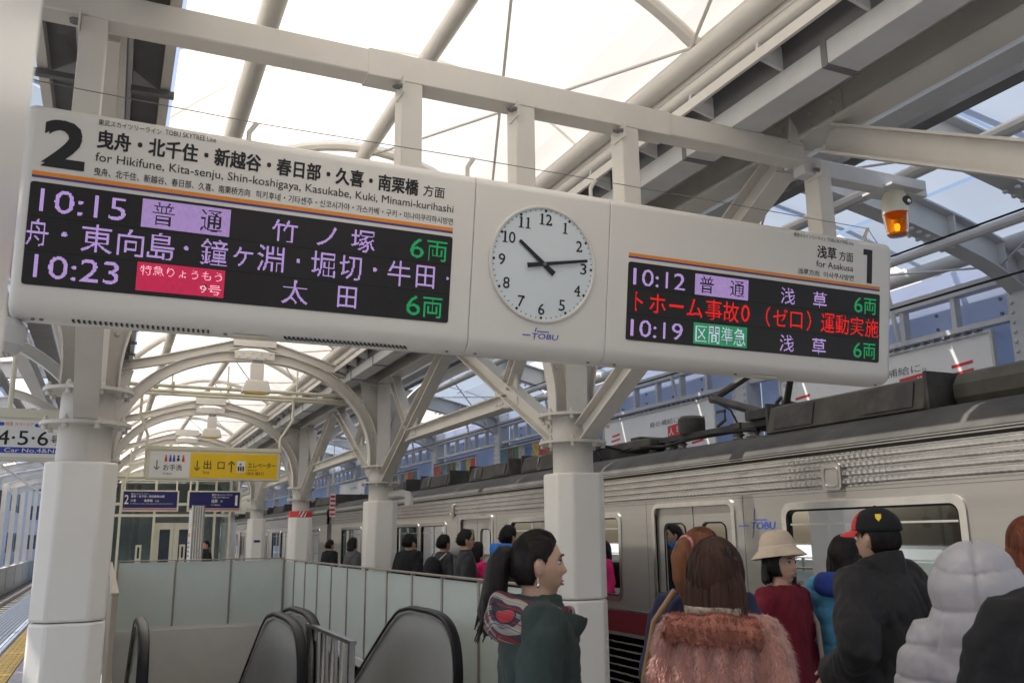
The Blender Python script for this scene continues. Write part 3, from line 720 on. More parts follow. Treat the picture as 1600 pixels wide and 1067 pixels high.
        MB().tube([(.1, 7.55-y0, 2.7), (.1, 7.42-y0, 2.75), (.1, 7.42-y0, 2.85), (.1, 7.55-y0, 2.85)], .018, 6).build('hook', GEAR, pe)
        for yy in (6.9, 7.02): MB().tube([(0.0, yy-y0, 3.42), (.12, yy-y0, 3.5), (1.3, yy-y0, 3.5), (1.42, yy-y0, 3.42)], .016, 6).build('contact_strip', GEAR, pe)
        MB().tube([(-.2, 9.5-y0, 2.5), (-.2, 9.62-y0, 2.62), (-.15, 9.45-y0, 2.66), (0, 9.3-y0, 2.6), (.02, 9.0-y0, 2.62), (.1, 8.8-y0, 2.58)], .018, 6).build('cable', RUBBER, pe)
        MB().tube([(.0, 8.9-y0, 2.6), (-.03, 8.4-y0, 2.56), (.05, 7.6-y0, 2.62), (.0, 6.8-y0, 2.58)], .016, 6).build('cable', RUBBER, pe)
        MB().tube([(.1, 6.62-y0, 2.55), (.1, 6.62-y0, 2.82), (.1, 6.55-y0, 2.86)], .02, 6).build('stanchion', GEAR, pe)
        MB().box(.05, .45, 6.65-y0, 7.05-y0, 2.69, 2.79).build('spring_box', GEAR, pe, bevel=.01)
    if near:
        for yy in (5.29, 13.75):
            v = MB(); v.prism(rrect(.2, .2, .03, 3, yy-y0, 2.02), lambda a, b, d: (-d, a, b), 0, .03); vp = v.build('speaker_cover', STAIN, e)
            ring = MB(); ring_mesh(ring, rrect(.15, .15, .03, 3, yy-y0, 2.02), rrect(.13, .13, .025, 3, yy-y0, 2.02), lambda a, b, d: (-d, a, b), .03, .036); ring.build('cover_rim', CHROME, vp)
        def LF(a, b, d): return (-d, 6.47-y0-a, b)
        lg = MB()
        put_text(lg, 'TOBU', .15, .46, 1.635, 1.695, LF, .004, .012, .22)
        lg.add([LF(-.01, 1.662, .004), LF(.12, 1.662, .004), LF(.12, 1.67, .004), LF(-.01, 1.67, .004)], [(0, 1, 2, 3)])
        lg.add([LF(.21, 1.71, .004), LF(.37, 1.71, .004), LF(.37, 1.718, .004), LF(.21, 1.718, .004)], [(0, 1, 2, 3)])
        lg.add([LF(.165, 1.56, .004), LF(.173, 1.56, .004), LF(.19, 1.625, .004), LF(.182, 1.625, .004)], [(0, 1, 2, 3)])
        lg.add([LF(.195, 1.71, .004), LF(.203, 1.71, .004), LF(.222, 1.81, .004), LF(.214, 1.81, .004)], [(0, 1, 2, 3)])
        lg.build('blue_lettering', BLUEL, e)
    return e
C1 = (2.6, 22.5)
train_car(*C1, 'nearest stainless train car with pantograph and maroon stripe', [(6.57, 7.82), (12.12, 13.4), (17.65, 18.93)],
          [(4.18, 5.87), (8.53, 9.95), (10.1, 11.45), (14.1, 15.4), (15.55, 16.9), (19.6, 21.4)], panto=True, near=True)
def later(y0): return [(y0+3.2, y0+4.48), (y0+9.2, y0+10.48), (y0+15.2, y0+16.48)], [(y0+.9, y0+2.5), (y0+5.2, y0+6.7), (y0+6.85, y0+8.4), (y0+11.2, y0+12.7), (y0+12.85, y0+14.4), (y0+17.2, y0+18.9)]
d_, w_ = later(23.0); train_car(23.0, 42.9, 'second stainless train car, receding past the columns', d_, w_)
d_, w_ = later(43.4); train_car(43.4, 63.3, 'farthest stainless train car at the end of the platform', d_, w_)
cw = MB().tube([(6.5, -8, 3.62), (6.5, 70, 3.62)], .011, 6).tube([(6.5, -8, 4.12), (6.5, 70, 4.12)], .01, 6)
cw = cw.build('overhead_wires', RUBBER); tag(cw, 'thin black overhead wires above the train roof', 'wire')

# ================================================================ POSTERS ON THE WINDBREAK WALL
def WF(y0):                       # facing -X, text runs towards -Y
    return lambda a, b, d: (8.56-d, y0-a, b)
def poster(label, y1, y0, z0, z1, kind):
    e = empty('poster_board', (0, 0, 0), label, 'poster', 'posters on the windbreak wall'); W = y1-y0; f = WF(y1)
    MB().prism([(0, z0), (W, z0), (W, z1), (0, z1)], f, -.03, 0).build('board', WHITE if kind == 'w' else mat('print_ground', (.20, .17, .12), .4), e)
    fr = MB(); ring_mesh(fr, [(-.03, z0-.03), (W+.03, z0-.03), (W+.03, z1+.03), (-.03, z1+.03)], [(0, z0), (W, z0), (W, z1), (0, z1)], f, -.03, .02); fr.build('frame', STEEL2, e)
    lamp = MB()
    for k in range(int(W/.14)): lamp.box(8.5, 8.6, y1-.1-.14*k-.05, y1-.1-.14*k, z1+.03, z1+.06)
    lamp.build('lamp_clips', DARKST, e)
    if kind == 'w':
        t = MB(); put_text(t, '員の補給に。', W*.46, W*.74, z1-.27, z1-.17, f, .003); t.build('black_lettering', mat('grey_print', (.12, .13, .14), .5), e)
        t = MB(); put_text(t, 'QBB', .05, .2, z1-.1, z1-.05, f, .003)
        for u0 in (W*.1, W*.86):
            for k in range(5):
                w = .16-.02*(k % 3)
                t.add([f(u0-w+.02*k, z0+.1+.09*k, .003), f(u0+w+.02*k, z0+.12+.09*k, .003), f(u0+w+.02*k, z0+.155+.09*k, .003), f(u0-w+.02*k, z0+.135+.09*k, .003)], [(0, 1, 2, 3)])
        for (u0, w, zz, h) in ((W*.19, .2, .08, .2), (W*.62, .42, .26, .2), (W*.4, .22, .08, .18)): t.add([f(u0, z0+zz, .003), f(u0+w, z0+zz+.03, .003), f(u0+w, z0+zz+h+.03, .003), f(u0, z0+zz+h, .003)], [(0, 1, 2, 3)])
        put_text(t, '1 DO 1 DO', W*.3, W*.56, z0+.1, z0+.24, f, .003, .01)
        t.build('red_print', RED, e)
        t = MB(); put_text(t, '人', W*.63, W*.63+.14, z0+.3, z0+.43, f, .005, .02); put_text(t, '単', W*.63+.22, W*.63+.36, z0+.32, z0+.45, f, .005, .02); t.build('white_lettering', WHITE, e)
        t = MB()
        for (u0, w, zz, h) in ((W*.52, .1, .16, .08), (W*.78, .1, .3, .09), (W*.3, .1, .1, .09)): t.add([f(u0, z0+zz, .004), f(u0+w, z0+zz+.02, .004), f(u0+w, z0+zz+h, .004), f(u0, z0+zz+h, .004)], [(0, 1, 2, 3)])
        t.build('green_print', mat('green_print', (.03, .25, .06), .4), e)
    else:
        cols = [(.04, .16, .42), (.30, .12, .05), (.02, .10, .05), (.5, .36, .08), (.03, .2, .32), (.4, .4, .42), (.55, .03, .04), (.12, .07, .05)]
        random.seed(len(label)); n = 9
        for k in range(n):
            c = cols[(k*3+len(label)) % 8]; u0 = W*k/n; u1 = W*(k+1)/n
            p = [(u0, z0+.01), (u1, z0+.01), (u1+random.uniform(-.08, .02), z1-.01), (u0+random.uniform(-.02, .08), z1-.01)]
            p = [(min(max(a, 0.005), W-.005), b) for a, b in p]
            MB().add([f(a, b, .003+.0004*k) for a, b in p], [(0, 1, 2, 3)]).build('picture_print', mat('picture_%d' % ((k*3+len(label)) % 8), c, .4, var=.45, vs=9), e)
poster('large white poster with red print nearest on the windbreak wall', 9.74, 6.4, 2.93, 3.70, 'w')
poster('white poster with red print behind the pantograph', 14.75, 11.3, 2.93, 3.69, 'w')
poster('colourful picture poster with blue sky behind the large right column', 19.8, 16.6, 2.85, 3.64, 'c')
poster('colourful picture poster with a red block above the train roof', 24.7, 21.4, 2.85, 3.6, 'c')
poster('distant picture poster on the windbreak wall', 29.4, 26.2, 2.85, 3.6, 'c')
poster('far white poster near the striped column', 36.5, 32.5, 2.7, 3.7, 'w')
# ================================================================ MAIN HANGING SIGN
TILT = R(8.5); YS = 3.80
SO = Vector((0, 3.65, 2.85)); SV = Vector((0, -math.sin(TILT), math.cos(TILT))); SN = Vector((0, -math.cos(TILT), -math.sin(TILT)))
def F(u, v, d=0): return SO + Vector((u, 0, 0)) + SV*v + SN*d
sign = empty('departure_sign', (1.8, YS, 2.42), 'long white hanging departure sign with two LED screens and a clock', 'sign')
SB = Vector(sign.location)
def FS(u, v, d=0): return F(u, v, d)-SB
def sect():
    # closed cross section in (Y, Z), front face tilted, corners rounded
    f = [F(0, v) for v in (-.335, .36)]
    front = [(p.y, p.z) for p in f]
    (yb, zb), (yt, zt) = front
    prof = [(yb, zb)]
    cyb, czb = yb+.075*math.cos(TILT), zb+.075*math.sin(TILT)*-1
    for k in range(1, 6): 
        a = math.pi+TILT*-1 + (math.pi/2+TILT)*k/6
        prof.append((cyb+.075*math.cos(a)+0, czb+.075*math.sin(a)))
    bottom_z = czb-.075
    prof.append((cyb+.02, bottom_z))
    left = [(2*YS-y, z) for y, z in reversed(prof)]
    prof += left
    top = [(yt, zt)]
    r = .05
    cy, cz = yt+r*math.cos(TILT), zt-r*math.sin(TILT)*-1*0
    for k in range(1, 6):
        a = math.pi-TILT*0 - (math.pi/2)*k/6
        top.append((yt+r+r*math.cos(a), zt+r*math.sin(a)))
    top.append((yt+r+.02, zt+r))
    prof = prof + [(2*YS-y, z) for y, z in top] + list(reversed(top))
    return prof
SEC = sect()
def casing(u0, u1, name):
    m_ = MB(); n = len(SEC)
    m_.add([(u0-SB.x, y-SB.y, z-SB.z) for y, z in SEC]+[(u1-SB.x, y-SB.y, z-SB.z) for y, z in SEC],
           [tuple(range(n)), tuple(range(2*n-1, n-1, -1))]+[(i, i+n, (i+1) % n+n, (i+1) % n) for i in range(n)])
    o = m_.build(name, SIGNW, sign)
    b = o.modifiers.new('b', 'BEVEL'); b.width = .036; b.segments = 4; b.limit_method = 'WEIGHT'
    at = o.data.attributes.new('bevel_weight_edge', 'FLOAT', 'EDGE')
    for ed in o.data.edges:
        p, q = (o.data.vertices[k].co.x for k in ed.vertices)
        if abs(p-q) < 1e-6: at.data[ed.index].value = 1. if min(abs(p+SB.x+.415), abs(p+SB.x-4.075)) < .002 else .17
    o.data.polygons.foreach_set('use_smooth', [True]*len(o.data.polygons)); o.data.set_sharp_from_angle(angle=R(50)); return o
casL = casing(-.415, 1.442, 'screen_housing'); casC = casing(1.444, 2.166, 'clock_housing'); casR = casing(2.168, 4.075, 'screen_housing')
def screen(u0, u1, v0, v1):
    s = MB(); s.prism(rrect(u1-u0, v1-v0, .012, 3, (u0+u1)/2, (v0+v1)/2), FS, -.004, .003); o = s.build('led_screen', SCREEN, sign)
    g = MB(); h = (v1-v0)/3
    for k in (1, 2): g.add([FS(u0+.01, v0+h*k-.0025, .0036), FS(u1-.01, v0+h*k-.0025, .0036), FS(u1-.01, v0+h*k+.0025, .0036), FS(u0+.01, v0+h*k+.0025, .0036)], [(0, 1, 2, 3)])
    g.build('row_gap', mat('row_gap_black', (.003, .003, .003), .6), o); return o
sl = screen(-.376, 1.340, -.303, .095); sr = screen(2.281, 3.972, -.303, .092)
def led(par, m_, items):
    mb = MB()
    for it in items: put_led(mb, *it[:5], FS, .0045, **(it[5] if len(it) > 5 else {}))
    return mb.build('led_text', m_, par)
D = dict(offset=.0)
led(sl, LEDP, [('10:15', -.340, -.036, -.018, .072), ('竹', .530, .638, -.024, .072), ('ノ', .722, .805, -.018, .066), ('塚', .872, .978, -.026, .072),
               ('舟', -.374, -.300, -.153, -.048), ('・', -.255, -.235, -.108, -.088), ('東', -.187, -.075, -.156, -.046), ('向', -.055, .040, -.156, -.048), ('島', .055, .155, -.156, -.046),
               ('・', .190, .208, -.106, -.088), ('鐘', .255, .360, -.156, -.046), ('ヶ', .383, .462, -.148, -.064), ('淵', .480, .588, -.156, -.046), ('・', .640, .658, -.106, -.088),
               ('堀', .705, .808, -.156, -.046), ('切', .825, .925, -.154, -.048), ('・', .975, .993, -.106, -.088), ('牛', 1.045, 1.150, -.158, -.046), ('田', 1.175, 1.262, -.152, -.052), ('・', 1.318, 1.332, -.106, -.092),
               ('10:23', -.340, -.042, -.273, -.184), ('太', .590, .700, -.282, -.180), ('田', .826, .912, -.278, -.184)])
led(sl, LEDG, [('6', 1.140, 1.205, -.022, .068), ('両', 1.220, 1.316, -.026, .066), ('6', 1.138, 1.203, -.282, -.192), ('両', 1.214, 1.308, -.286, -.194)])
led(sl, LEDBOX, [('普　通', .062, .330, -.018, .076, dict(inv=(.024, .359, -.030, .084)))])
led(sl, LEDRED, [('9', .262, .290, -.277, -.237, dict(inv=(.022, .357, -.287, -.173), offset=-.01))])
mb = MB(); put_led(mb, '特急りょうもう', .034, .346, -.222, -.182, FS, .0052, offset=-.012, pitch=.0036); put_led(mb, '9号', .262, .346, -.277, -.237, FS, .0052, offset=-.01, pitch=.0036); mb.build('led_text', LEDPINK, sl)
led(sr, LEDP, [('10:12', 2.310, 2.622, -.024, .062), ('浅', 3.248, 3.346, -.028, .062), ('草', 3.474, 3.572, -.028, .062), ('10:19', 2.306, 2.618, -.282, -.196), ('浅', 3.248, 3.346, -.288, -.196), ('草', 3.474, 3.572, -.288, -.196)])
led(sr, LEDG, [('6', 3.776, 3.838, -.026, .062), ('両', 3.850, 3.942, -.030, .060), ('6', 3.776, 3.838, -.284, -.198), ('両', 3.850, 3.942, -.288, -.200)])
led(sr, LEDR, [('ト', 2.326, 2.372, -.152, -.056), ('ホ', 2.412, 2.508, -.156, -.056), ('ー', 2.530, 2.616, -.114, -.100), ('ム', 2.638, 2.736, -.154, -.060), ('事', 2.756, 2.858, -.160, -.054), ('故', 2.868, 2.970, -.160, -.054),
               ('0', 2.985, 3.040, -.150, -.060), ('（', 3.150, 3.180, -.162, -.052), ('ゼ', 3.200, 3.296, -.154, -.058), ('ロ', 3.318, 3.402, -.152, -.066), ('）', 3.432, 3.462, -.162, -.052), ('運', 3.535, 3.632, -.160, -.054), ('動', 3.642, 3.738, -.160, -.054), ('実', 3.750, 3.850, -.160, -.054), ('施', 3.862, 3.962, -.160, -.054)])
led(sr, LEDBOX, [('普　通', 2.715, 3.000, -.022, .066, dict(inv=(2.686, 3.028, -.034, .076)))])
led(sr, LEDGB, [('区間準急', 2.698, 3.016, -.282, -.190, dict(inv=(2.686, 3.028, -.290, -.182)))])
mb = MB(); put_led(mb, '区間準急', 2.698, 3.016, -.282, -.190, FS, .0052, offset=-.006, pitch=.0042); mb.build('led_text', emission('led_pale', (.55, .62, .72), .9), sr)
# printed lettering
t = MB()
put_text(t, '2', -.348, -.198, .158, .347, FS, .0015, .07)
put_text(t, '東武スカイツリーライン', -.162, .070, .352, .376, FS, .0015, .006); put_text(t, 'TOBU SKYTREE Line', .084, .281, .356, .377, FS, .0015)
put_text(t, '曳舟・北千住・新越谷・春日部・久喜・南栗橋', -.161, 1.163, .260, .335, FS, .0015, .045); put_text(t, '方面', 1.186, 1.289, .266, .318, FS, .0015, .014)
put_text(t, 'for Hikifune, Kita-senju, Shin-koshigaya, Kasukabe, Kuki, Minami-kurihashi', -.162, 1.336, .196, .242, FS, .0015, .003)
put_text(t, '曳舟、北千住、新越谷、春日部、久喜、南栗桥方向', -.162, .431, .150, .182, FS, .0015, .010); put_text(t, '히키후네・기타센주・신코시가야・가스카베・구키・미나미쿠리하시방면', .455, 1.336, .150, .182, FS, .0015, .010)
t.build('printed_lettering', BLACK, casL)
MB().prism([(3.843, .345), (3.843, .312), (3.872, .312), (3.872, .150), (3.910, .150), (3.910, .345)], FS, 0, .0015).build('platform_number', BLACK, casR)
t = MB()
put_text(t, '東武スカイツリーライン', 3.330, 3.560, .354, .376, FS, .0015, .006); put_text(t, 'TOBU SKYTREE Line', 3.572, 3.766, .356, .376, FS, .0015)
put_text(t, '浅草', 3.500, 3.640, .254, .326, FS, .0015, .035); put_text(t, '方面', 3.660, 3.764, .257, .312, FS, .0015, .012)
put_text(t, 'for Asakusa', 3.494, 3.766, .204, .240, FS, .0015, .002); put_text(t, '浅草方向', 3.366, 3.517, .150, .182, FS, .0015, .010); put_text(t, '아사쿠사방면', 3.549, 3.770, .150, .182, FS, .0015, .010)
t.build('printed_lettering', BLACK, casR)
for cas, u0, u1 in ((casL, -.374, 1.339), (casR, 2.281, 3.972)):
    MB().prism([(u0, .121), (u1, .121), (u1, .137), (u0, .137)], FS, 0, .0012).build('orange_stripe', ORANGE, cas)
    MB().prism([(u0, .111), (u1, .111), (u1, .1205), (u0, .1205)], FS, 0, .0012).build('indigo_stripe', INDIGO, cas)
# vents, sensors and hatch under the casing
zb = min(z for y, z in SEC)
for (u0, u1, n, cas) in ((-.19, .31, 27, casL), (.62, 1.15, 30, casL)):
    v_ = MB()
    for k in range(n):
        u = u0+(u1-u0)*k/(n-1); sk = .02*(1 if u0 > 0 else .2)
        v_.prism([(u-.004, 3.742), (u+.004, 3.742), (u+.004+sk, 3.772), (u-.004+sk, 3.772)], lambda a, b, d: (a-SB.x, b-SB.y, d-SB.z), zb-.0015, zb+.01)
    v_.build('vent_slots', BLACK, cas)
for (u, cas) in ((.48, casL), (3.2, casR)): MB().box(u-.07-SB.x, u+.07-SB.x, 3.75-SB.y, 3.82-SB.y, zb-.004-SB.z, zb-SB.z).build('hatch', CREAMF, cas)
b = MB()
for u in (-.33, -.30, .38, 1.36, 1.5, 2.1, 2.25, 3.0, 4.0): b.lathe([(0, -.004), (.008, -.004), (.008, .002)], (u-SB.x, 3.76-SB.y, zb-SB.z), n=8)
b.build('screws', DARKST, casL)
# clock
CKU, CKV, CR = 1.807, .022, .272
ck = MB(); ring_mesh(ck, [(CKU+(CR+.012)*math.cos(R(a)), CKV+(CR+.012)*math.sin(R(a))) for a in range(0, 360, 6)], [(CKU+(CR-.004)*math.cos(R(a)), CKV+(CR-.004)*math.sin(R(a))) for a in range(0, 360, 6)], FS, -.002, .012)
ck = ck.build('clock_bezel', SIGNW, sign, bevel=.004)
MB().prism([(CKU+CR*math.cos(R(a)), CKV+CR*math.sin(R(a))) for a in range(0, 360, 6)], FS, -.002, .003).build('clock_face', mat('clock_face_white', (.70, .76, .80), .3, var=.02), sign)
t = MB(); rr = CR*.985
for k in range(60):
    a = R(90-6*k); c, s = math.cos(a), math.sin(a); l0, w = (.945, .006) if k % 5 == 0 else (.955, .0016)
    t.add([FS(CKU+c*rr*l0-s*w, CKV+s*rr*l0+c*w, .0045), FS(CKU+c*rr*.99-s*w, CKV+s*rr*.99+c*w, .0045), FS(CKU+c*rr*.99+s*w, CKV+s*rr*.99-c*w, .0045), FS(CKU+c*rr*l0+s*w, CKV+s*rr*l0-c*w, .0045)], [(0, 1, 2, 3)])
for k in range(1, 13):
    a = R(90-30*k); cu, cv = CKU+math.cos(a)*CR*.80, CKV+math.sin(a)*CR*.80; w = .052 if k > 9 else .030; h = .034 if k > 9 else .033
    s_ = str(k); n_ = len(s_); cwid = .036
    for j, ch in enumerate(s_):
        uu = cu+(j-(n_-1)/2)*cwid
        if ch == '1':
            t.add([FS(uu-.005, cv-.026, .0045), FS(uu+.005, cv-.026, .0045), FS(uu+.005, cv+.027, .0045), FS(uu-.005, cv+.027, .0045)], [(0, 1, 2, 3)])
            t.add([FS(uu-.013, cv-.027, .0046), FS(uu+.013, cv-.027, .0046), FS(uu+.013, cv-.022, .0046), FS(uu-.013, cv-.022, .0046)], [(0, 1, 2, 3)])
            t.add([FS(uu-.013, cv+.019, .0046), FS(uu-.004, cv+.027, .0046), FS(uu-.004, cv+.019, .0046)], [(0, 1, 2)])
        else:
            put_text(t, ch, uu-.017, uu+.017, cv-.027, cv+.027, FS, .0045, .014)
            if ch in '27': t.add([FS(uu+.011, cv-.027 if ch == '2' else cv+.014, .0046), FS(uu+.018, cv-.027 if ch == '2' else cv+.014, .0046), FS(uu+.018, cv-.014 if ch == '2' else cv+.027, .0046), FS(uu+.012, cv-.014 if ch == '2' else cv+.027, .0046)], [(0, 1, 2, 3)])
            if ch == '4': t.add([FS(uu-.002, cv-.028, .0046), FS(uu+.018, cv-.028, .0046), FS(uu+.018, cv-.023, .0046), FS(uu-.002, cv-.023, .0046)], [(0, 1, 2, 3)])
t.build('clock_numerals', BLACK, ck)
def hand(ang, L, back, w, d):
    a = R(90-ang); c, s = math.cos(a), math.sin(a); p = [(-back, -w*1.3), (-back, w*1.3), (0, w), (L, w*.75), (L, -w*.75), (0, -w)]
    MB().prism([(CKU+c*x-s*y, CKV+s*x+c*y) for x, y in p], FS, d, d+.004).build('clock_hand', BLACK, ck)
hand(307, .165, .07, .010, .008); hand(80, .235, .09, .009, .014)
MB().prism([(CKU+.009*math.cos(R(a)), CKV+.009*math.sin(R(a))) for a in range(0, 360, 30)], FS, .018, .022).build('hub', DARKST, ck)
lg = MB(); put_text(lg, 'TOBU', 1.762, 1.902, -.338, -.312, FS, .0015, .03, .2)
for p in ([(1.716, -.3265), (1.757, -.3265), (1.757, -.3215), (1.716, -.3215)], [(1.792, -.305), (1.855, -.305), (1.855, -.3005), (1.792, -.3005)], [(1.771, -.352), (1.776, -.352), (1.782, -.340), (1.777, -.340)], [(1.779, -.306), (1.784, -.306), (1.790, -.286), (1.785, -.286)]): lg.prism(p, FS, 0, .0015)
lg.build('blue_logo', BLUEL, casC)
# hangers, bird wire
PB = 3.74
for x in (-.22, 1.17, 1.77, 2.39, 3.74):
    h_ = MB().box(x-.052-SB.x, x+.052-SB.x, -.06, .06, 3.24-SB.z, PB-SB.z).build('hanger_post', STEEL, sign, bevel=.006)
    MB().box(x-.058-SB.x, x-.052-SB.x, -.1, .02, 3.66-SB.z, PB+.01-SB.z).build('hanger_lug', STEEL, h_)
    b = MB(); b.bolts([(x-.058-SB.x, -.075, 3.70-SB.z), (x-.058-SB.x, -.04, 3.71-SB.z)], (-1, 0, 0), .012, .035); b.build('hanger_bolts', DARKST, h_)
wp = [(.42, 3.36), (1.43, 3.37), (2.10, 3.37), (3.95, 3.36)]
for x, z in wp:
    MB().tube([(x-SB.x, -.12, 3.24-SB.z), (x-SB.x, -.12, z-.05-SB.z), (x+.03-SB.x, -.12, z-SB.z)], .011, 6).build('wire_post', STEEL, sign)
MB().tube([(-.42-SB.x, -.12, 3.38-SB.z)]+[(x+.03-SB.x, -.12, z-SB.z) for x, z in wp]+[(4.05-SB.x, -.12, 3.27-SB.z)], .0022, 5).build('bird_wire', DARKST, sign)
bm = empty('sign_beam', (1.7, YS, PB), 'cream steel beam that the departure sign hangs from', 'beam')
MB().box(-2.4, 1.9, -.06, .06, 0, .13).build('beam', STEEL, bm, bevel=.008)
MB().box(-.75, .95, -.064, .064, -.006, .134).build('sleeve', STEEL, bm, bevel=.004)
MB().box(1.9, 2.9, -.05, .05, -.06, .05).build('end_box', STEEL2, bm, bevel=.006)
for x in (1.82, 2.08): MB().prism([(x-.05, .10), (x+.05, .10), (x+.02, .2), (x-.03, .26)], lambda a, b, d: (a, d, b), -.075, -.06).build('clamp', STEEL, bm)
# beacon
bc = empty('warning_beacon', (4.36, 3.80, 3.40), 'amber rotating warning beacon hanging at the end of the sign beam', 'beacon')
MB().box(-.14, .14, -.12, .12, .285, .3).build('mount_plate', STEEL2, bc)
MB().lathe([(.0, .285), (.066, .285), (.074, .26), (.08, .16), (.08, .145), (0, .145)], n=24).build('body', CREAMF, bc)
MB().prism([(.036*math.cos(R(a))+.022, .215+.03*math.sin(R(a))) for a in range(0, 360, 20)], lambda a, b, d: (a, d, b), -.083, -.06).build('horn_opening', BLACK, bc)
MB().lathe([(0, 0), (.015, .004), (.02, .02), (0, .02)], (.03, -.09, .21), n=10, axis='Y').build('horn_tip', CHROME, bc)
AMB = bpy.data.materials.new('amber_lens'); AMB.use_nodes = True; ab = AMB.node_tree.nodes['Principled BSDF']; ab.inputs['Base Color'].default_value = (.85, .25, .01, 1); ab.inputs['Transmission Weight'].default_value = .75; ab.inputs['Roughness'].default_value = .12; ab.inputs['IOR'].default_value = 1.2
rib = []
for k in range(13): rib += [(.081-.0014*k-(.003 if k % 2 else 0), .145-.0108*k)]
MB().lathe([(0, .143)]+rib+[(.055, .005), (0, .0)], n=28).build('amber_lens', AMB, bc)
MB().lathe([(0, .03), (.012, .03), (.022, .06), (.02, .08), (0, .09)], n=12).build('bulb', emission('beacon_bulb', (1, .45, .05), 2.5), bc)
# perforated speaker under the near end of the sign
sp = empty('round_speaker', (-.47, 3.82, 2.30), 'small perforated round speaker at the left end of the departure sign', 'speaker')
MB().lathe([(0, 0), (.09, .0), (.12, .03), (.125, .1), (.1, .13), (0, .13)], n=24).build('case', STEEL2, sp)
m_ = MB()
for i in range(-5, 6):
    for j in range(-5, 6):
        if i*i+j*j < 25: m_.add([(i*.017+.005*math.cos(a), j*.017+.005*math.sin(a), -.0012) for a in (0, 1.57, 3.14, 4.71)], [(3, 2, 1, 0)])
m_.build('perforation', BLACK, sp); MB().tube([(0, 0, .13), (0, 0, 1.42)], .02, 8).build('stem', STEEL, sp)

# ================================================================ OTHER SIGNS
def sgnfn(x0, y0): return lambda a, b, d: (x0+a, y0-d, b)
def arrow(mb, u, v, s, fn, upw=False):
    k = 1 if upw else -1; c = lambda a, b: (u+a*s, v+b*s*k)
    for p in ([(-.09, -.9), (.09, -.9), (.09, .6), (-.09, .6)], [(0, 1.0), (0, .74), (-.5, .24), (-.5, .5)], [(0, 1.0), (.5, .5), (.5, .24), (0, .74)]): mb.add([fn(*c(a, b), .003) for a, b in p], [tuple(range(4))])
def hung(name, label, x0, x1, y, z0, z1, zt, xh, frame=CREAMF, group=None):
    e = empty(name, (0, 0, 0), label, 'sign', group)
    MB().box(x0-.04, x1+.04, y, y+.16, z0-.03, z1+.03).build('case', frame, e, bevel=.008)
    for (xa, xb) in xh:
        MB().tube([(xb, y+.08, z0), (xb, y+.08, z1+.25), (xa, y+.08, z1+.55), (xa, y+.08, zt)], .022, 8).build('hanger', frame, e)
    return e, sgnfn(0, y-.001)
e, f = hung('exit_sign', 'white and yellow sign to the toilets, exit and elevator', .47, 2.30, 14.0, 2.49, 2.86, 3.78, ((.30, .42), (2.52, 2.34)))
MB().box(.42, 2.35, 13.99, 14.17, 2.89, 2.95).build('lamp_housing', CREAMF, e, bevel=.006)
for (a, b, m_) in ((.47, 1.03, WHITE), (1.032, 1.55, YELLOW), (1.555, 2.30, YELLOW)): MB().prism([(a, 2.49), (b, 2.49), (b, 2.86), (a, 2.86)], f, 0, .004).build('sign_face', m_, e)
f2 = lambda a, b, d: f(a, b, d+.004); t = MB()
arrow(t, .57, 2.67, .075, f2); put_text(t, 'お手洗', .66, .92, 2.59, 2.68, f2, .003, .012); put_text(t, 'Toilets', .66, .78, 2.53, 2.56, f2, .003)
arrow(t, 1.13, 2.67, .08, f2); put_text(t, '出', 1.22, 1.33, 2.62, 2.75, f2, .003, .018); put_text(t, '口', 1.42, 1.52, 2.62, 2.73, f2, .003, .018); put_text(t, 'Exit', 1.22, 1.31, 2.55, 2.59, f2, .003)
arrow(t, 1.62, 2.66, .09, f2, True); put_text(t, 'エレベーター', 1.86, 2.27, 2.65, 2.73, f2, .003, .014); put_text(t, 'Elevator', 1.86, 2.0, 2.605, 2.635, f2, .003); put_text(t, '（改札階行）', 1.84, 2.10, 2.54, 2.59, f2, .003, .008)
for x in (.86, ): t.lathe([(0, 0), (.016, 0), (.016, .002)], (x, 13.994, 2.80), n=10, axis='Y'); t.prism([(x-.022, 2.73), (x+.022, 2.73), (x+.014, 2.78), (x-.014, 2.78)], f2, 0, .003)
t.build('black_lettering', BLACK, e)
MB().prism([(1.70, 2.58), (1.82, 2.58), (1.82, 2.75), (1.70, 2.75)], f2, 0, .002).build('lift_pictogram', WHITE, e)
t = MB()
for k in range(3): t.prism([(1.713+.034*k, 2.60), (1.737+.034*k, 2.60), (1.737+.034*k, 2.67), (1.713+.034*k, 2.67)], f2, .002, .004)
t.prism([(1.73, 2.69), (1.75, 2.72), (1.77, 2.69)], f2, .002, .004); t.build('lift_figures', BLACK, e)
for x, m_ in ((.69, RED), (.75, BLUEL), (.80, BLUEL), (.93, RED)):
    t = MB(); t.prism([(x-.02, 2.72), (x+.02, 2.72), (x+.012, 2.79), (x-.012, 2.79)], f2, 0, .003); t.lathe([(0, 0), (.013, 0), (.013, .002)], (x, 13.994, 2.805), n=10, axis='Y'); t.build('toilet_pictogram', m_, e)
fr = empty('sign_frame', (0, 0, 0), 'cream horizontal tube frame the exit sign hangs from', 'frame')
for y, z in ((13.7, 3.80), (14.08, 3.78), (14.5, 3.80)): MB().tube([(.0, y, z), (3.45, y, z-.02)], .028, 8).build('tube', CREAMF, fr)
for x in (.7, 1.5, 2.55): MB().tube([(x, 13.6, 3.83), (x+.05, 14.6, 3.83)], .02, 6).build('cross_tube', CREAMF, fr); MB().tube([(x, 14.0, 3.83), (x, 14.0, 4.2)], .014, 6).build('drop_rod', CREAMF, fr)
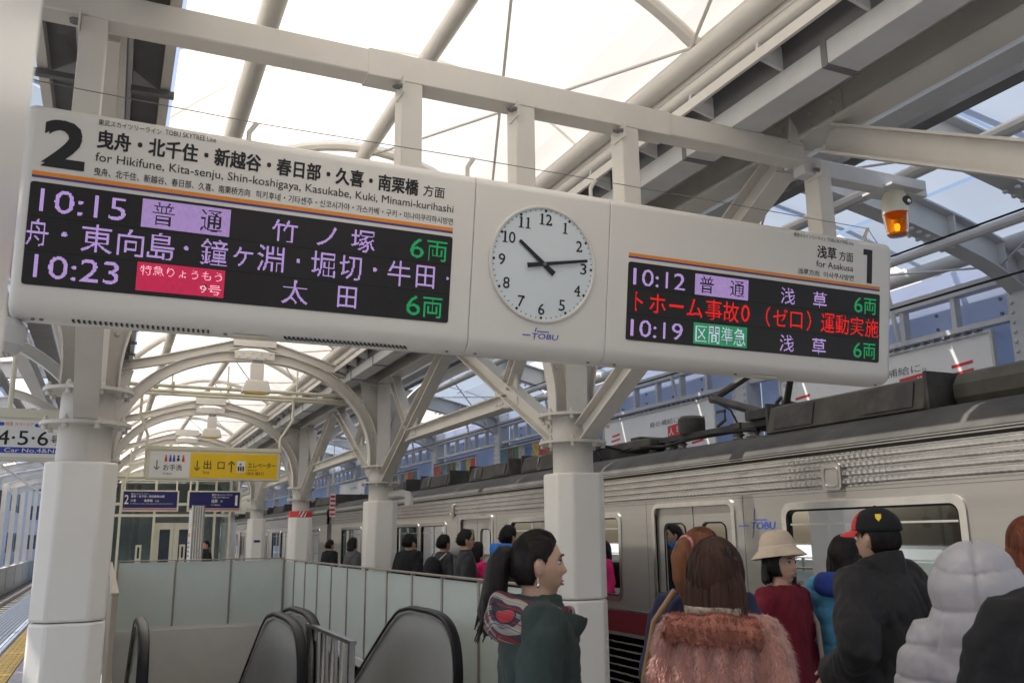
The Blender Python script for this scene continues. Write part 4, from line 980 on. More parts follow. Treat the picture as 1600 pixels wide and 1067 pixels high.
def navy(label, x0, x1, num, left):
    e, f = hung('platform_sign', label, x0, x1, 25.0, 2.34, 2.82, 3.9, ((x0+.1, x0+.02), (x1-.1, x1-.02)), group='navy platform signs')
    MB().prism([(x0, 2.40), (x1, 2.40), (x1, 2.82), (x0, 2.82)], f, 0, .004).build('navy_face', NAVY, e); MB().prism([(x0, 2.345), (x1, 2.345), (x1, 2.385), (x0, 2.385)], f, 0, .004).build('rose_stripe', mat('rose_stripe', (.5, .18, .22), .4), e)
    g = lambda a, b, d: f(a, b, d+.004); t = MB()
    if left:
        put_text(t, '2', x0+.03, x0+.13, 2.50, 2.73, g, .003, .01); put_text(t, '東武スカイツリーライン', x0+.18, x0+.6, 2.735, 2.775, g, .003, .01); put_text(t, '曳舟・北千住・東武動物公園', x0+.18, x0+.98, 2.665, 2.725, g, .003, .02)
        put_text(t, '久喜', x0+.18, x0+.3, 2.555, 2.62, g, .003, .02); put_text(t, '南栗橋', x0+.5, x0+.70, 2.555, 2.62, g, .003, .02); put_text(t, '方面', x0+.76, x0+.85, 2.555, 2.60, g, .003, .01); put_text(t, 'for Hikifune, Kita-senju, Tobu-dobutsu-koen, Kuki, Minami-kurihashi', x0+.18, x0+1.2, 2.49, 2.52, g, .003, .01)
    else:
        put_text(t, '1', x1-.12, x1-.06, 2.47, 2.74, g, .003, .01); put_text(t, '東武スカイツリーライン', x1-.72, x1-.2, 2.72, 2.775, g, .003, .015); put_text(t, 'TOBU SKYTREE Line', x1-.72, x1-.28, 2.665, 2.70, g, .003, .01)
        put_text(t, '浅草', x1-.73, x1-.57, 2.54, 2.63, g, .003, .02); put_text(t, '行', x1-.5, x1-.44, 2.55, 2.61, g, .003, .01); put_text(t, 'for Asakusa', x1-.73, x1-.5, 2.47, 2.505, g, .003, .01)
    t.build('white_lettering', WHITE, e)
navy('left navy platform sign, under the white toilet panel', .28, 1.58, '2', True); navy('right navy platform sign, behind the ribbed pillar', 1.88, 3.16, '1', False)
e, f = hung('car_number_sign', 'white 4·5·6 car position sign behind the large left column', -1.12, -.1, 9.0, 2.33, 2.66, 3.9, ((-.9, -.9), (-.3, -.3)))
MB().box(-1.16, -.06, 8.99, 9.17, 2.68, 2.76).build('lamp_housing', CREAMF, e)
MB().prism([(-1.12, 2.33), (-.1, 2.33), (-.1, 2.66), (-1.12, 2.66)], f, 0, .004).build('sign_face', WHITE, e); g = lambda a, b, d: f(a, b, d+.004)
t = MB(); put_text(t, '4·5·6', -.965, -.56, 2.435, 2.565, g, .003, .012); put_text(t, '号車', -.54, -.36, 2.44, 2.53, g, .003, .01); t.build('black_lettering', BLACK, e)
MB().prism(rrect(.84, .052, .024, 4, -.54, 2.39), g, 0, .002).build('blue_pill', mat('pill_blue', (.03, .06, .42), .4), e)
t = MB(); put_text(t, 'Car No.4&No.5&No.6', -.90, -.2, 2.372, 2.408, g, .004, .012); t.build('white_lettering', WHITE, e)
t = MB(); put_text(t, '特急 スペーシア', -.91, -.69, 2.605, 2.64, g, .003, .012); t.build('orange_lettering', ORANGE, e)
t = MB(); t.prism(rrect(.05, .03, .01, 3, -.945, 2.62), g, 0, .003); t.prism(rrect(.05, .03, .014, 3, -.655, 2.615), g, 0, .003); t.build('train_pictogram', BLUEL, e)
# hanging speaker boxes
for k, (y, lab) in enumerate(((12.95, 'larger, nearer speaker box with yellow underside under an arch'), (19.05, 'smaller, farther speaker box with yellow underside under an arch'))):
    e = empty('speaker_box', (1.76, y-.12, 3.62), lab, 'speaker', 'speaker boxes under the arches')
    MB().box(-.09, .09, -.06, .06, .1, .42).build('neck', STEEL, e, bevel=.008)
    m_ = MB(); a = [(-.2, -.11, 0), (.2, -.11, 0), (.2, .11, 0), (-.2, .11, 0), (-.15, -.09, .17), (.15, -.09, .17), (.15, .09, .17), (-.15, .09, .17)]
    m_.add(a, [(0,3,2,1),(4,5,6,7),(0,1,5,4),(1,2,6,5),(2,3,7,6),(3,0,4,7)]); m_.build('box', STEEL, e, bevel=.012)
    MB().box(-.15, .15, -.1, .1, -.012, -.001).build('yellow_plate', YELLOW, e)
    MB().box(-.07, .07, -.05, .05, .42, .47).build('bracket', DARKST, e)
# elevator house at the end of the opening
e = empty('elevator_house', (0, 29.5, 0), 'glazed cream elevator house behind the far glass fence', 'elevator')
for x in (-.35, .28, 1.24, 2.42, 3.0, 3.45): MB().box(x-.035, x+.035, 0, .07, 0, 3.4).build('frame_post', CREAMF, e)
for z in (2.28, 2.62, 3.36): MB().box(-.38, 3.48, -.004, .074, z, z+.08).build('frame_rail', CREAMF, e)
for (a, b) in ((-.32, .25), (.31, 1.2), (2.46, 2.96), (3.04, 3.42)): MB().box(a, b, .03, .04, .05, 2.28).build('glass_pane', CLEAR, e)
for (a, b) in ((-.32, 1.2), (1.28, 2.4), (2.46, 3.42)): MB().box(a, b, .03, .04, 2.7, 3.36).build('glass_pane', CLEAR, e)
for (a, b) in ((1.28, 1.83), (1.84, 2.4)):
    d_ = MB().box(a, b, .1, .14, 0, 2.1).build('lift_door', CREAMF, e); MB().box(a+.15, b-.1, .092, .1, .5, 1.9).build('door_window', DGLASS, d_)
MB().box(-.3, 3.4, 2.0, 2.05, 0, 3.4).build('rear_wall', mat('lift_shaft_grey', (.25, .27, .27), .5), e); MB().box(-.4, 3.5, -.05, 2.1, 3.46, 3.6).build('roof', CREAMF, e)
MB().box(.45, .62, 1.0, 1.1, 0, 3.3).build('guide_rail', DARKST, e); MB().box(.72, .85, 1.0, 1.1, 0, 3.3).build('guide_rail', DARKST, e)
for x in (.86, 2.1):
    c = MB().box(x-.08, x+.08, -.1, -.02, .85, 1.45).build('call_panel', CREAMF, e); MB().prism(rrect(.06, .34, .028, 3, x, 1.22), lambda a, b, d: (a, -.1-d, b), 0, .004).build('panel_screen', BLACK, c)
e = empty('information_board', (1.9, 22.5, 0), 'white information board on a ribbed silver pillar behind the far fence', 'board')
m_ = MB()
for k in range(5): m_.lathe([(0, 0), (.04, 0), (.04, 2.38), (0, 2.38)], (-.1+.055*k, 0, 0), n=12)
m_.build('ribbed_pillar', CHROME, e)
MB().box(-.13, -.11, .02, .75, .4, 2.3).build('board', WHITE, e); MB().box(-.133, -.129, .02, .75, 1.66, 1.74).build('orange_stripe', ORANGE, e)
m_ = MB()
for k in range(9): m_.box(-.133, -.129, .1, .65, .7+.1*k, .73+.1*k)
m_.build('printed_lines', mat('grey_print', (.12, .13, .14), .5), e)
e = empty('red_mesh_sign', (4.45, 19.6, 2.05), 'small red and white lattice sign panel beside the striped column', 'sign')
MB().box(-.06, .06, 0, .02, 0, .5).build('panel', WHITE, e)
m_ = MB()
for k in range(5): m_.box(-.055, .055, -.004, 0, .03+.095*k, .08+.095*k)
m_.build('red_bars', RED, e); MB().tube([(0, .03, .5), (0, .03, 2.0)], .012, 6).build('stem', STEEL2, e)
# ================================================================ PEOPLE
SKIN = mat('skin', (.56, .35, .245), .48, var=.06, vs=14, spec=.4)
LIPS = mat('lips', (.38, .17, .15), .4, var=.05)
EYEW = mat('eye_white', (.6, .57, .53), .25, var=.02); EYED = mat('eye_dark', (.015, .01, .008), .15, var=0)
def hairmat(n, c): return mat(n, c, .5, spec=.25, var=.5, vs=38, stretch=(1, 1, .12), bump=.5, bs=60, dirt=tuple(x*.35 for x in c))
H_BLACK = hairmat('hair_black', (.016, .012, .011)); H_DBROWN = hairmat('hair_dark_brown', (.055, .022, .013)); H_BROWN = hairmat('hair_auburn', (.20, .075, .030)); H_RED = hairmat('hair_red_brown', (.24, .075, .035))
def cloth(n, c, r=.8, **k): return mat(n, c, r, var=.12, vs=7, bump=.15, bs=90, sheen=k.get('sheen', .02), spec=.25)
C_GREEN = cloth('coat_dark_green', (.038, .055, .052)); C_BLACK = cloth('coat_black', (.016, .016, .018)); C_BLACK2 = cloth('jacket_charcoal_black', (.022, .021, .022), .6); C_NAVY = cloth('coat_navy', (.022, .025, .06)); C_MAROON = cloth('coat_maroon', (.17, .012, .025))
C_GREY = cloth('coat_grey', (.10, .10, .105)); C_DGREY = cloth('coat_dark_grey', (.045, .045, .05)); C_PINK = cloth('jacket_pink', (.80, .03, .20)); C_BLUE = cloth('hood_blue', (.03, .19, .62)); C_SKYB = cloth('jacket_sky_blue', (.10, .34, .55)); C_COBALT = cloth('hood_cobalt', (.03, .06, .30))
C_SILVER = mat('silver_puffer', (.42, .40, .425), .38, var=.06, vs=5, bump=.1, bs=25, sheen=.2); C_TROUS = cloth('dark_trousers', (.03, .03, .036)); C_CREAM = cloth('hat_cream', (.62, .50, .38)); C_RED = mat('cap_red', (.65, .02, .02), .5); C_SHOE = mat('shoe_black', (.02, .02, .02), .4)
C_FUR = mat('pink_fur', (.50, .235, .19), .85, var=.3, vs=16, bump=.6, bs=120, sheen=.5, dirt=(.30, .10, .08)); C_FURT = mat('fur_tips', (.58, .30, .245), .8, var=.2, vs=20, sheen=.5); C_FURC = mat('fur_collar_rust', (.40, .15, .10), .85, var=.3, vs=16, bump=.6, bs=120, dirt=(.25, .085, .06))
LEATH = mat('tan_strap', (.40, .22, .10), .45, var=.1); LEOP = mat('leopard_print', (.45, .36, .27), .7, var=.9, vs=60, dirt=(.02, .015, .012)); YELL = mat('badge_yellow', (.85, .65, .02), .4, var=0)
def plaid(name):
    m = bpy.data.materials.new(name); m.use_nodes = True; n = m.node_tree.nodes; l = m.node_tree.links; b = n['Principled BSDF']; b.inputs['Roughness'].default_value = .85
    tc = n.new('ShaderNodeTexCoord'); mp = n.new('ShaderNodeMapping'); mp.inputs['Rotation'].default_value = (.5, .35, .6); mp.inputs['Scale'].default_value = (2.0, 2.0, 2.0); l.new(tc.outputs['Object'], mp.inputs[0]); sp = n.new('ShaderNodeSeparateXYZ'); l.new(mp.outputs[0], sp.inputs[0])
    def band(axis, freq, duty, ph=0):
        a = n.new('ShaderNodeMath'); a.operation = 'MULTIPLY_ADD'; a.inputs[1].default_value = freq; a.inputs[2].default_value = ph; l.new(sp.outputs[axis], a.inputs[0])
        f = n.new('ShaderNodeMath'); f.operation = 'FRACT'; l.new(a.outputs[0], f.inputs[0]); g = n.new('ShaderNodeMath'); g.operation = 'LESS_THAN'; g.inputs[1].default_value = duty; l.new(f.outputs[0], g.inputs[0]); return g.outputs[0]
    def over(base, fac, col, k=1.):
        x = n.new('ShaderNodeMix'); x.data_type = 'RGBA'; q = n.new('ShaderNodeMath'); q.operation = 'MULTIPLY'; q.inputs[1].default_value = k; l.new(fac, q.inputs[0]); l.new(q.outputs[0], x.inputs[0])
        if isinstance(base, tuple): x.inputs[6].default_value = (*base, 1)
        else: l.new(base, x.inputs[6])
        x.inputs[7].default_value = (*col, 1); return x.outputs[2]
    c = over((.035, .03, .05), band(0, 11, .34, .1), (.36, .32, .30), .75); c = over(c, band(2, 11, .30, .3), (.42, .38, .34), .5)
    c = over(c, band(0, 11, .10, .55), (.40, .02, .03), .8); c = over(c, band(2, 11, .10, .75), (.42, .02, .03), .8); c = over(c, band(0, 22, .09, .2), (.012, .012, .02), .9); c = over(c, band(2, 22, .09, .4), (.012, .012, .02), .9)
    l.new(c, b.inputs['Base Color']); MATS[name] = m; return m
PLAID = plaid('plaid_lining')

TMP = bpy.data.scenes.new('tmp')
def remesh(mb, voxel, smooth=2, disp=None, name='m'):
    me = bpy.data.meshes.new('t'); me.from_pydata(mb.v, [], mb.f); o = bpy.data.objects.new('t', me); TMP.collection.objects.link(o)
    r = o.modifiers.new('r', 'REMESH'); r.mode = 'VOXEL'; r.voxel_size = voxel
    if smooth: s = o.modifiers.new('s', 'SMOOTH'); s.iterations = smooth; s.factor = .5
    TMP.view_layers[0].update(); dg = TMP.view_layers[0].depsgraph; m2 = bpy.data.meshes.new_from_object(o.evaluated_get(dg))
    bpy.data.objects.remove(o); bpy.data.meshes.remove(me); m2.name = name
    if disp:
        co = [v.co.copy() for v in m2.vertices]; no = [v.normal.copy() for v in m2.vertices]
        for v, c, n_ in zip(m2.vertices, co, no): v.co = c + n_*disp(c, n_)
    m2.polygons.foreach_set('use_smooth', [True]*len(m2.polygons)); m2.update(); return m2
def ell(mb, secs, n=22):
    vs = []; fs = []
    for (cx, cy, cz, rx, ry) in secs: vs += [(cx+rx*math.cos(6.28319*k/n), cy+ry*math.sin(6.28319*k/n), cz) for k in range(n)]
    for i in range(len(secs)-1):
        for j in range(n): a = i*n+j; b = i*n+(j+1) % n; fs.append((a, b, b+n, a+n))
    fs += [tuple(range(n-1, -1, -1)), tuple(range((len(secs)-1)*n, len(secs)*n))]; return mb.add(vs, fs)
def ball(mb, c, r, nu=20, nv=14):
    vs = []; fs = []
    for j in range(nv+1):
        t = math.pi*j/nv
        for i in range(nu): p = 2*math.pi*i/nu; vs.append((c[0]+r[0]*math.sin(t)*math.cos(p), c[1]+r[1]*math.sin(t)*math.sin(p), c[2]+r[2]*math.cos(t)))
    for j in range(nv):
        for i in range(nu): a = j*nu+i; b = j*nu+(i+1) % nu; fs.append((a, a+nu, b+nu, b))
    return mb.add(vs, fs)
HZ = 1.535
def g_(x, s): return math.exp(-(x/s)**2)
def head_pt(d, feat=True):
    x, y, z = d; px, py, pz = x*.073, y*.093, z*.114
    if z < 0:
        k = (-z)**1.3; px *= 1-.30*k
        if y > 0: py += .010*k
        else: py *= 1-.28*k
    if y > .2: py -= .010*(y-.2)*(1-abs(z))          # flatter face
    if feat and y > 0:
        ax = abs(px)
        ns = 0
        if pz < .024: ns = max(0, min(1, (.024-pz)/.048))
        if pz < -.024: ns = max(0, 1-(-.024-pz)/.011)
        py += .024*ns*g_(px, .0115)
        py += .005*g_(pz-.030, .011)*g_(px, .05)
        py -= .009*g_(ax-.031, .015)*g_(pz-.012, .012)
        py += .005*g_(ax-.042, .02)*g_(pz+.02, .022)
        py += .008*g_(px, .021)*(g_(pz+.053, .006)+.9*g_(pz+.066, .0065))
        py -= .004*g_(px, .025)*g_(pz+.080, .006)
        py += .009*g_(px, .02)*g_(pz+.097, .013)
    return Vector((px, py, pz))
def head_grid(mb, fn, nu=72, nv=60, off=(0, 0, HZ)):
    vs = []; fs = []
    for j in range(nv+1):
        t = math.pi*j/nv
        for i in range(nu):
            p = 2*math.pi*i/nu; d = (math.sin(t)*math.cos(p), math.sin(t)*math.sin(p), math.cos(t)); v = fn(d); vs.append((v.x+off[0], v.y+off[1], v.z+off[2]))
    for j in range(nv):
        for i in range(nu): a = j*nu+i; b = j*nu+(i+1) % nu; fs.append((a, a+nu, b+nu, b))
    return mb.add(vs, fs)
ARMS = {'down': [(.165, 0, 1.345), (.222, -.03, 1.08), (.225, .05, .85)], 'pocket': [(.165, 0, 1.345), (.31, -.09, 1.10), (.20, .12, .98)], 'front': [(.165, 0, 1.345), (.215, .0, 1.09), (.10, .22, 1.08)]}
def hand(mb, w, d, side):
    w = Vector(w); d = Vector(d).normalized(); ref = Vector((0, 1, 0)) if abs(d.y) < .8 else Vector((0, 0, 1)); s1 = (ref-d*ref.dot(d)).normalized(); s2 = d.cross(s1)
    palm = w+d*.045; mb.tube([w-d*.01, w+d*.02, palm, w+d*.088], [.026, .032, .036, .030], 10)
    for k, (o, L) in enumerate(((-.027, .066), (-.009, .078), (.009, .073), (.026, .058))):
        b = w+d*.082+s1*o; mb.tube([b, b+d*L*.45+s2*.004*side, b+d*L*.8+s2*.016*side, b+d*L+s2*.03*side], [.0098, .0092, .0085, .006], 7)
    b = w+d*.03+s1*.03; mb.tube([b, b+d*.03+s1*.022, b+d*.06+s1*.026+s2*.012*side], [.012, .0105, .007], 7)
def body_mesh(arms, voxel=.0065):
    mb = MB(); head_grid(mb, head_pt)
    for s in (-1, 1): ball(mb, (s*.072, -.002, HZ-.008), (.010, .016, .027)); ball(mb, (s*.078, -.009, HZ+.001), (.008, .012, .019))
    ell(mb, [(0, 0, .80, .15, .10), (0, 0, .92, .162, .108), (0, 0, 1.02, .132, .092), (0, 0, 1.13, .13, .09), (0, 0, 1.25, .15, .1), (0, -.005, 1.33, .165, .088), (0, -.008, 1.38, .12, .07), (0, -.008, 1.41, .06, .058), (0, -.004, 1.46, .05, .054), (0, .0, 1.52, .05, .055)])
    for s in (-1, 1):
        sh, el, wr = [Vector((s*a, b, c)) for a, b, c in ARMS[arms]]
        mb.tube([sh-Vector((s*.05, 0, 0)), sh, el, wr], [.05, .05, .040, .027], 12); hand(mb, wr, wr-el, s)
        mb.tube([(s*.085, 0, .90), (s*.09, .012, .50), (s*.09, -.01, .08)], [.088, .058, .040], 12); mb.tube([(s*.09, -.04, .045), (s*.09, .06, .045), (s*.09, .14, .03)], [.036, .04, .028], 10)
    return remesh(mb, voxel, 1, name='body')
BODY = {k: body_mesh(k) for k in ('down', 'pocket')}
def folds(a=.007, f=8):
    def d(c, n_):
        w = Vector((noise.noise(c*5), noise.noise(c*5+Vector((7, 1, 3))), noise.noise(c*5+Vector((2, 9, 4)))))*.06; q = c+w
        r1 = 1-abs(noise.noise(Vector((q.x*f, q.y*f, q.z*f*.5))))*2; r2 = 1-abs(noise.noise(Vector((q.x*f*2.1+5, q.y*f*2.1, q.z*f*1.5))))*2
        return a*noise.noise(Vector((c.x*f, c.y*f, c.z*f*.45)))-a*.9*max(0, r1-.45)-a*.45*max(0, r2-.4)
    return d
def coat_mesh(arms, hem=.62, fat=0., style='plain', collar=.07, wid=1., voxel=.012):
    mb = MB(); f = fat; p = .22 if style == 'puffer' else 0
    rows = [(hem, .20, .155), (hem+.15, .195, .15), (.92, .188, .142), (1.03, .168, .128), (1.14, .170, .128), (1.25, .190, .135), (1.335, .198, .115), (1.375, .155, .095), (1.40, .095, .083), (1.415, .074, .074), (1.418+collar*.3, .074, .077)]
    ell(mb, [(0, -.006, z, (rx+f)*wid if z < 1.36 else rx+f*.4, ry+f) for z, rx, ry in sorted(rows)], 30)
    for s in (-1, 1):
        sh, el, wr = [Vector((s*a*(wid if a > .12 else 1), b, c)) for a, b, c in ARMS[arms]]
        pts = []; rs = []
        for k in range(13):
            t = k/12; q = sh.lerp(el, t*2) if t < .5 else el.lerp(wr, t*2-1); r = .073-.022*t+f*.8
            if style == 'puffer': r += .012*abs(math.sin(t*math.pi*5))
            pts.append(q); rs.append(r)
        mb.tube([sh-Vector((s*.07, 0, .0))]+pts, [.07+f]+rs, 16)
    if style == 'hood': ball(mb, (0, -.03, HZ+.02), (.135+f, .150+f, .165+f), 28, 20); ell(mb, [(0, -.02, 1.36, .14, .12), (0, -.02, 1.46, .12, .13)])
    if style == 'puffhood':
        ball(mb, (0, -.025, HZ+.015), (.158, .168, .172), 28, 20); ell(mb, [(0, -.02, 1.27, .225, .15), (0, -.03, 1.36, .205, .158), (0, -.03, 1.44, .172, .165), (0, -.03, 1.52, .15, .16)])
    if style in ('plain', 'fur', 'hood'):
        if style == 'fur': d = lambda c, n_: .012*math.sin(math.atan2(c.y, c.x)*13+4*noise.noise(c*3))*(1 if c.z < 1.36 else .3)+.008*noise.noise(c*26)+.006*noise.noise(c*60)
        else: d = folds(.016, 8)
    elif style == 'padded': d = folds(.024, 7)
    else:
        cr = folds(.007, 8)
        def d(c, n_):
            sp_ = .105 if style == 'puffer' else .125; q = abs(math.sin(math.pi*(c.z+.03*noise.noise(c*4))/sp_)); sm = (.016*q**.45 if style == 'puffer' else .013*q**.28)
            seam = 0 if style != 'puffhood' else -.014*g_(c.x, .008)*(1 if c.y < 0 and c.z > 1.38 else 0)
            return sm-.010+seam+cr(c, n_)*(1.25-.7*q)+.005*noise.noise(Vector((c.x*9, c.y*9, c.z*30)))*(1.3-q)+.003*noise.noise(Vector((c.x*36, c.y*36, c.z*12)))*(1.2-q)
    return remesh(mb, voxel, 2, d, 'coat')
COATS = {}
def coat(*a, **k):
    key = (a, tuple(sorted(k.items())))
    if key not in COATS: COATS[key] = coat_mesh(*a, **k)
    return COATS[key]
def trouser_mesh():
    mb = MB(); ell(mb, [(0, 0, .78, .16, .12), (0, 0, .95, .165, .118), (0, 0, 1.02, .145, .105)])
    for s in (-1, 1): mb.tube([(s*.085, 0, .92), (s*.092, .01, .5), (s*.092, -.01, .07)], [.105, .078, .066], 14)
    return remesh(mb, .014, 2, folds(.006, 9), 'trousers')
TROUS = trouser_mesh()
def shoe_mesh():
    mb = MB()
    for s in (-1, 1): mb.tube([(s*.09, -.075, .045), (s*.09, .0, .06), (s*.09, .1, .05), (s*.09, .17, .035)], [.035, .05, .046, .03], 12)
    me = bpy.data.meshes.new('shoes'); me.from_pydata(mb.v, [], mb.f); me.polygons.foreach_set('use_smooth', [True]*len(me.polygons)); return me
SHOES = shoe_mesh()
def hair_shell(style):
    def fn(d):
        x, y, z = d; b = head_pt(d, False); ax = abs(x)
        hl = {'pulled': .30, 'short': .36, 'full': .30}[style]
        h = (z-1.27*y+hl)/1.3+.05*noise.noise(Vector((x*5, y*5, z*5)))
        lowz = -.60 if style != 'short' else -.52
        if style == 'full' and ax > .45: h = max(h, (.42-y))
        ear = ((y+.0)/.20)**2+((z+.08)/.29)**2 if ax > .70 else 9
        if ear < 1.6 and style in ('pulled', 'short'): h = min(h, (ear-1)*.5)
        h = min(h, (z-lowz)*1.6)
        k = max(0, min(1, (h+.02)/.09)); k = k*k*(3-2*k)
        az = math.atan2(y, x); th = {'pulled': .013, 'short': .021, 'full': .024}[style]*(.30+.70*max(0, min(1, h/.45)))
        th += .004*noise.noise(Vector((az*9, z*2.2, 3)))+.0025*noise.noise(Vector((az*28, z*4, 7)))
        if style == 'short': th += .006*noise.noise(Vector((x*7, y*7, z*7)))+.005*noise.noise(Vector((x*16, y*16, z*16)))
        n_ = Vector((x/.073, y/.093, z/.114)).normalized(); return b+n_*(th*k-.014*(1-k))
    return fn
def strands(mb, path, rad, n=12, seed=1, flat=1.):
    # a lock of hair: tapered tube with ridges along it
    pts = [Vector(p) for p in path]; N = 20; P = []; Rr = []
    for i in range(N+1):
        t = i/N*(len(pts)-1); k = min(int(t), len(pts)-2); P.append(pts[k].lerp(pts[k+1], t-k)); rr = rad[k]+(rad[k+1]-rad[k])*(t-k); Rr.append(rr)
    m = 26; vs = []; fs = []
    for i, p in enumerate(P):
        tg = (P[min(i+1, N)]-P[max(i-1, 0)]).normalized(); a = (Vector((1, 0, 0))-tg*tg.x).normalized(); b = tg.cross(a)
        for k in range(m):
            an = 6.28319*k/m; r = Rr[i]*(1+.16*noise.noise(Vector((math.cos(an)*3.5+seed, math.sin(an)*3.5, i*.12)))+.10*noise.noise(Vector((math.cos(an)*9, math.sin(an)*9+seed, i*.2))))
            vs.append(p+a*math.cos(an)*r*flat+b*math.sin(an)*r)
    for i in range(N):
        for k in range(m): q = i*m+k; w = i*m+(k+1) % m; fs.append((q, w, w+m, q+m))
    fs += [tuple(range(m-1, -1, -1)), tuple(range(N*m, (N+1)*m))]; return mb.add(vs, fs)
def hair_mesh(kind):
    mb = MB(); st = {'pony': 'pulled', 'highpony': 'pulled', 'short': 'short', 'long': 'full', 'bob': 'full', 'bun': 'pulled', 'pony_none': 'pulled'}[kind]
    head_grid(mb, hair_shell(st), 84, 64)
    if kind == 'pony':
        strands(mb, [(0, -.09, HZ+.040), (0, -.120, HZ+.042), (0, -.142, HZ+.0), (0, -.156, HZ-.08), (.0, -.178, HZ-.16), (0, -.185, HZ-.235)], [.024, .033, .041, .046, .040, .010])
        for k in range(16): strands(mb, [(.02*math.sin(k), -.13-.01*math.cos(k), HZ+.0), (.036*math.sin(k*2.1), -.162-.030*math.cos(k), HZ-.11), (.050*math.sin(k*2.1), -.182-.044*math.cos(k*1.7), HZ-.215-.014*(k % 4))], [.014, .012, .002], seed=k)
    if kind == 'highpony':
        strands(mb, [(0, -.09, HZ+.06), (0, -.13, HZ+.062), (0, -.16, HZ+.01), (0, -.162, HZ-.07), (0, -.15, HZ-.155)], [.022, .03, .036, .033, .008])
    if kind in ('long', 'bob'):
        zl = HZ-(.25 if kind == 'long' else .12)
        for k in range(44):
            u = (k*.618) % 1; a = R((195+150*u) if kind == 'long' else (200+140*u)); r = .080+.012*((k*.37) % 1); x = r*math.cos(a); y = r*math.sin(a)*1.13; dz = .05*((k*.71) % 1)
            strands(mb, [(x*.8, y*.85, HZ+.06), (x*1.04, y, HZ-.02), (x*1.10, y*1.04, HZ-.10), (x*(1.02+.1*math.sin(k)), y*(1.05+.08*math.cos(k*2)), zl+dz)], [.012, .016, .015, .003], seed=k*3)
    random.seed(len(kind)*7); fn = hair_shell(st); tie = Vector((0, -.10, .045))
    for _ in range(2600 if kind != 'short' else 1500):                 # fine fibres lying on the shell
        a = random.uniform(0, 6.283); zz = random.uniform(-.45, .99); rr = math.sqrt(1-zz*zz); P = Vector((rr*math.cos(a), rr*math.sin(a), zz)); pts = []
        for q in range(5):
            b0 = fn(P); hp = head_pt(P, False)
            if (b0-hp).dot(P) < .004: break
            pts.append((b0+P*.0016+Vector((0, 0, HZ)), P.copy()))
            dn = ((tie-b0).normalized() if st == 'pulled' else Vector((P.x*.25, P.y*.25-.15, -1))); P = (P+(dn-P*dn.dot(P)).normalized()*random.uniform(.10, .17)).normalized()
        if len(pts) < 3: continue
        w = random.uniform(.0007, .0016); vv = []
        for q, (c, nn) in enumerate(pts):
            tg = (pts[min(q+1, len(pts)-1)][0]-pts[max(q-1, 0)][0]); sd = nn.cross(tg); sd = sd.normalized()*w*(1 if 0 < q < len(pts)-1 else .2) if sd.length > 1e-6 else Vector((w, 0, 0)); vv += [c-sd, c+sd]
        mb.add(vv, [(2*q, 2*q+1, 2*q+3, 2*q+2) for q in range(len(pts)-1)])
    nsp = {'short': 900, 'pony': 260, 'highpony': 200, 'bob': 300, 'long': 300}.get(kind, 0)
    for _ in range(nsp):                                               # loose ends that break the outline
        a = random.uniform(0, 6.283); zz = random.uniform(-.35, .98); rr = math.sqrt(1-zz*zz); d = (rr*math.cos(a), rr*math.sin(a), zz)
        if d[1] > .15 and zz < .62: continue
        c = fn(d)+Vector((0, 0, HZ)); nn = Vector(d); tg = Vector((-d[0]*zz, -d[1]*zz-.5, -.7 if kind != 'short' else random.uniform(-.8, .4))).normalized()
        L = random.uniform(.012, .034) if kind == 'short' else random.uniform(.02, .05); lift = .45 if kind == 'short' else .10
        sd = nn.cross(tg); sd = sd.normalized()*(.0028 if kind == 'short' else .0009) if sd.length > 1e-4 else Vector((.001, 0, 0)); c = c-nn*.004
        tip = c+(tg+nn*random.uniform(lift*.5, lift*1.3)).normalized()*L; mid_ = c.lerp(tip, .5)+nn*.002
        mb.add([c-sd, c+sd, mid_+sd*.7, mid_-sd*.7, tip], [(0, 1, 2, 3), (3, 2, 4)])
    if kind == 'bun': ball(mb, (0, -.12, HZ+.02), (.045, .04, .045))
    me = bpy.data.meshes.new('hair'); me.from_pydata(mb.v, [], mb.f); me.polygons.foreach_set('use_smooth', [True]*len(me.polygons)); me.update(); return me
HAIR = {}
def child(name, me, m, par, share=True):
    if me.materials and me.materials[0] != m: me = me.copy(); me.materials.clear()
    if not me.materials: me.materials.append(m)
    o = bpy.data.objects.new(name, me); COL.objects.link(o); o.parent = par; return o
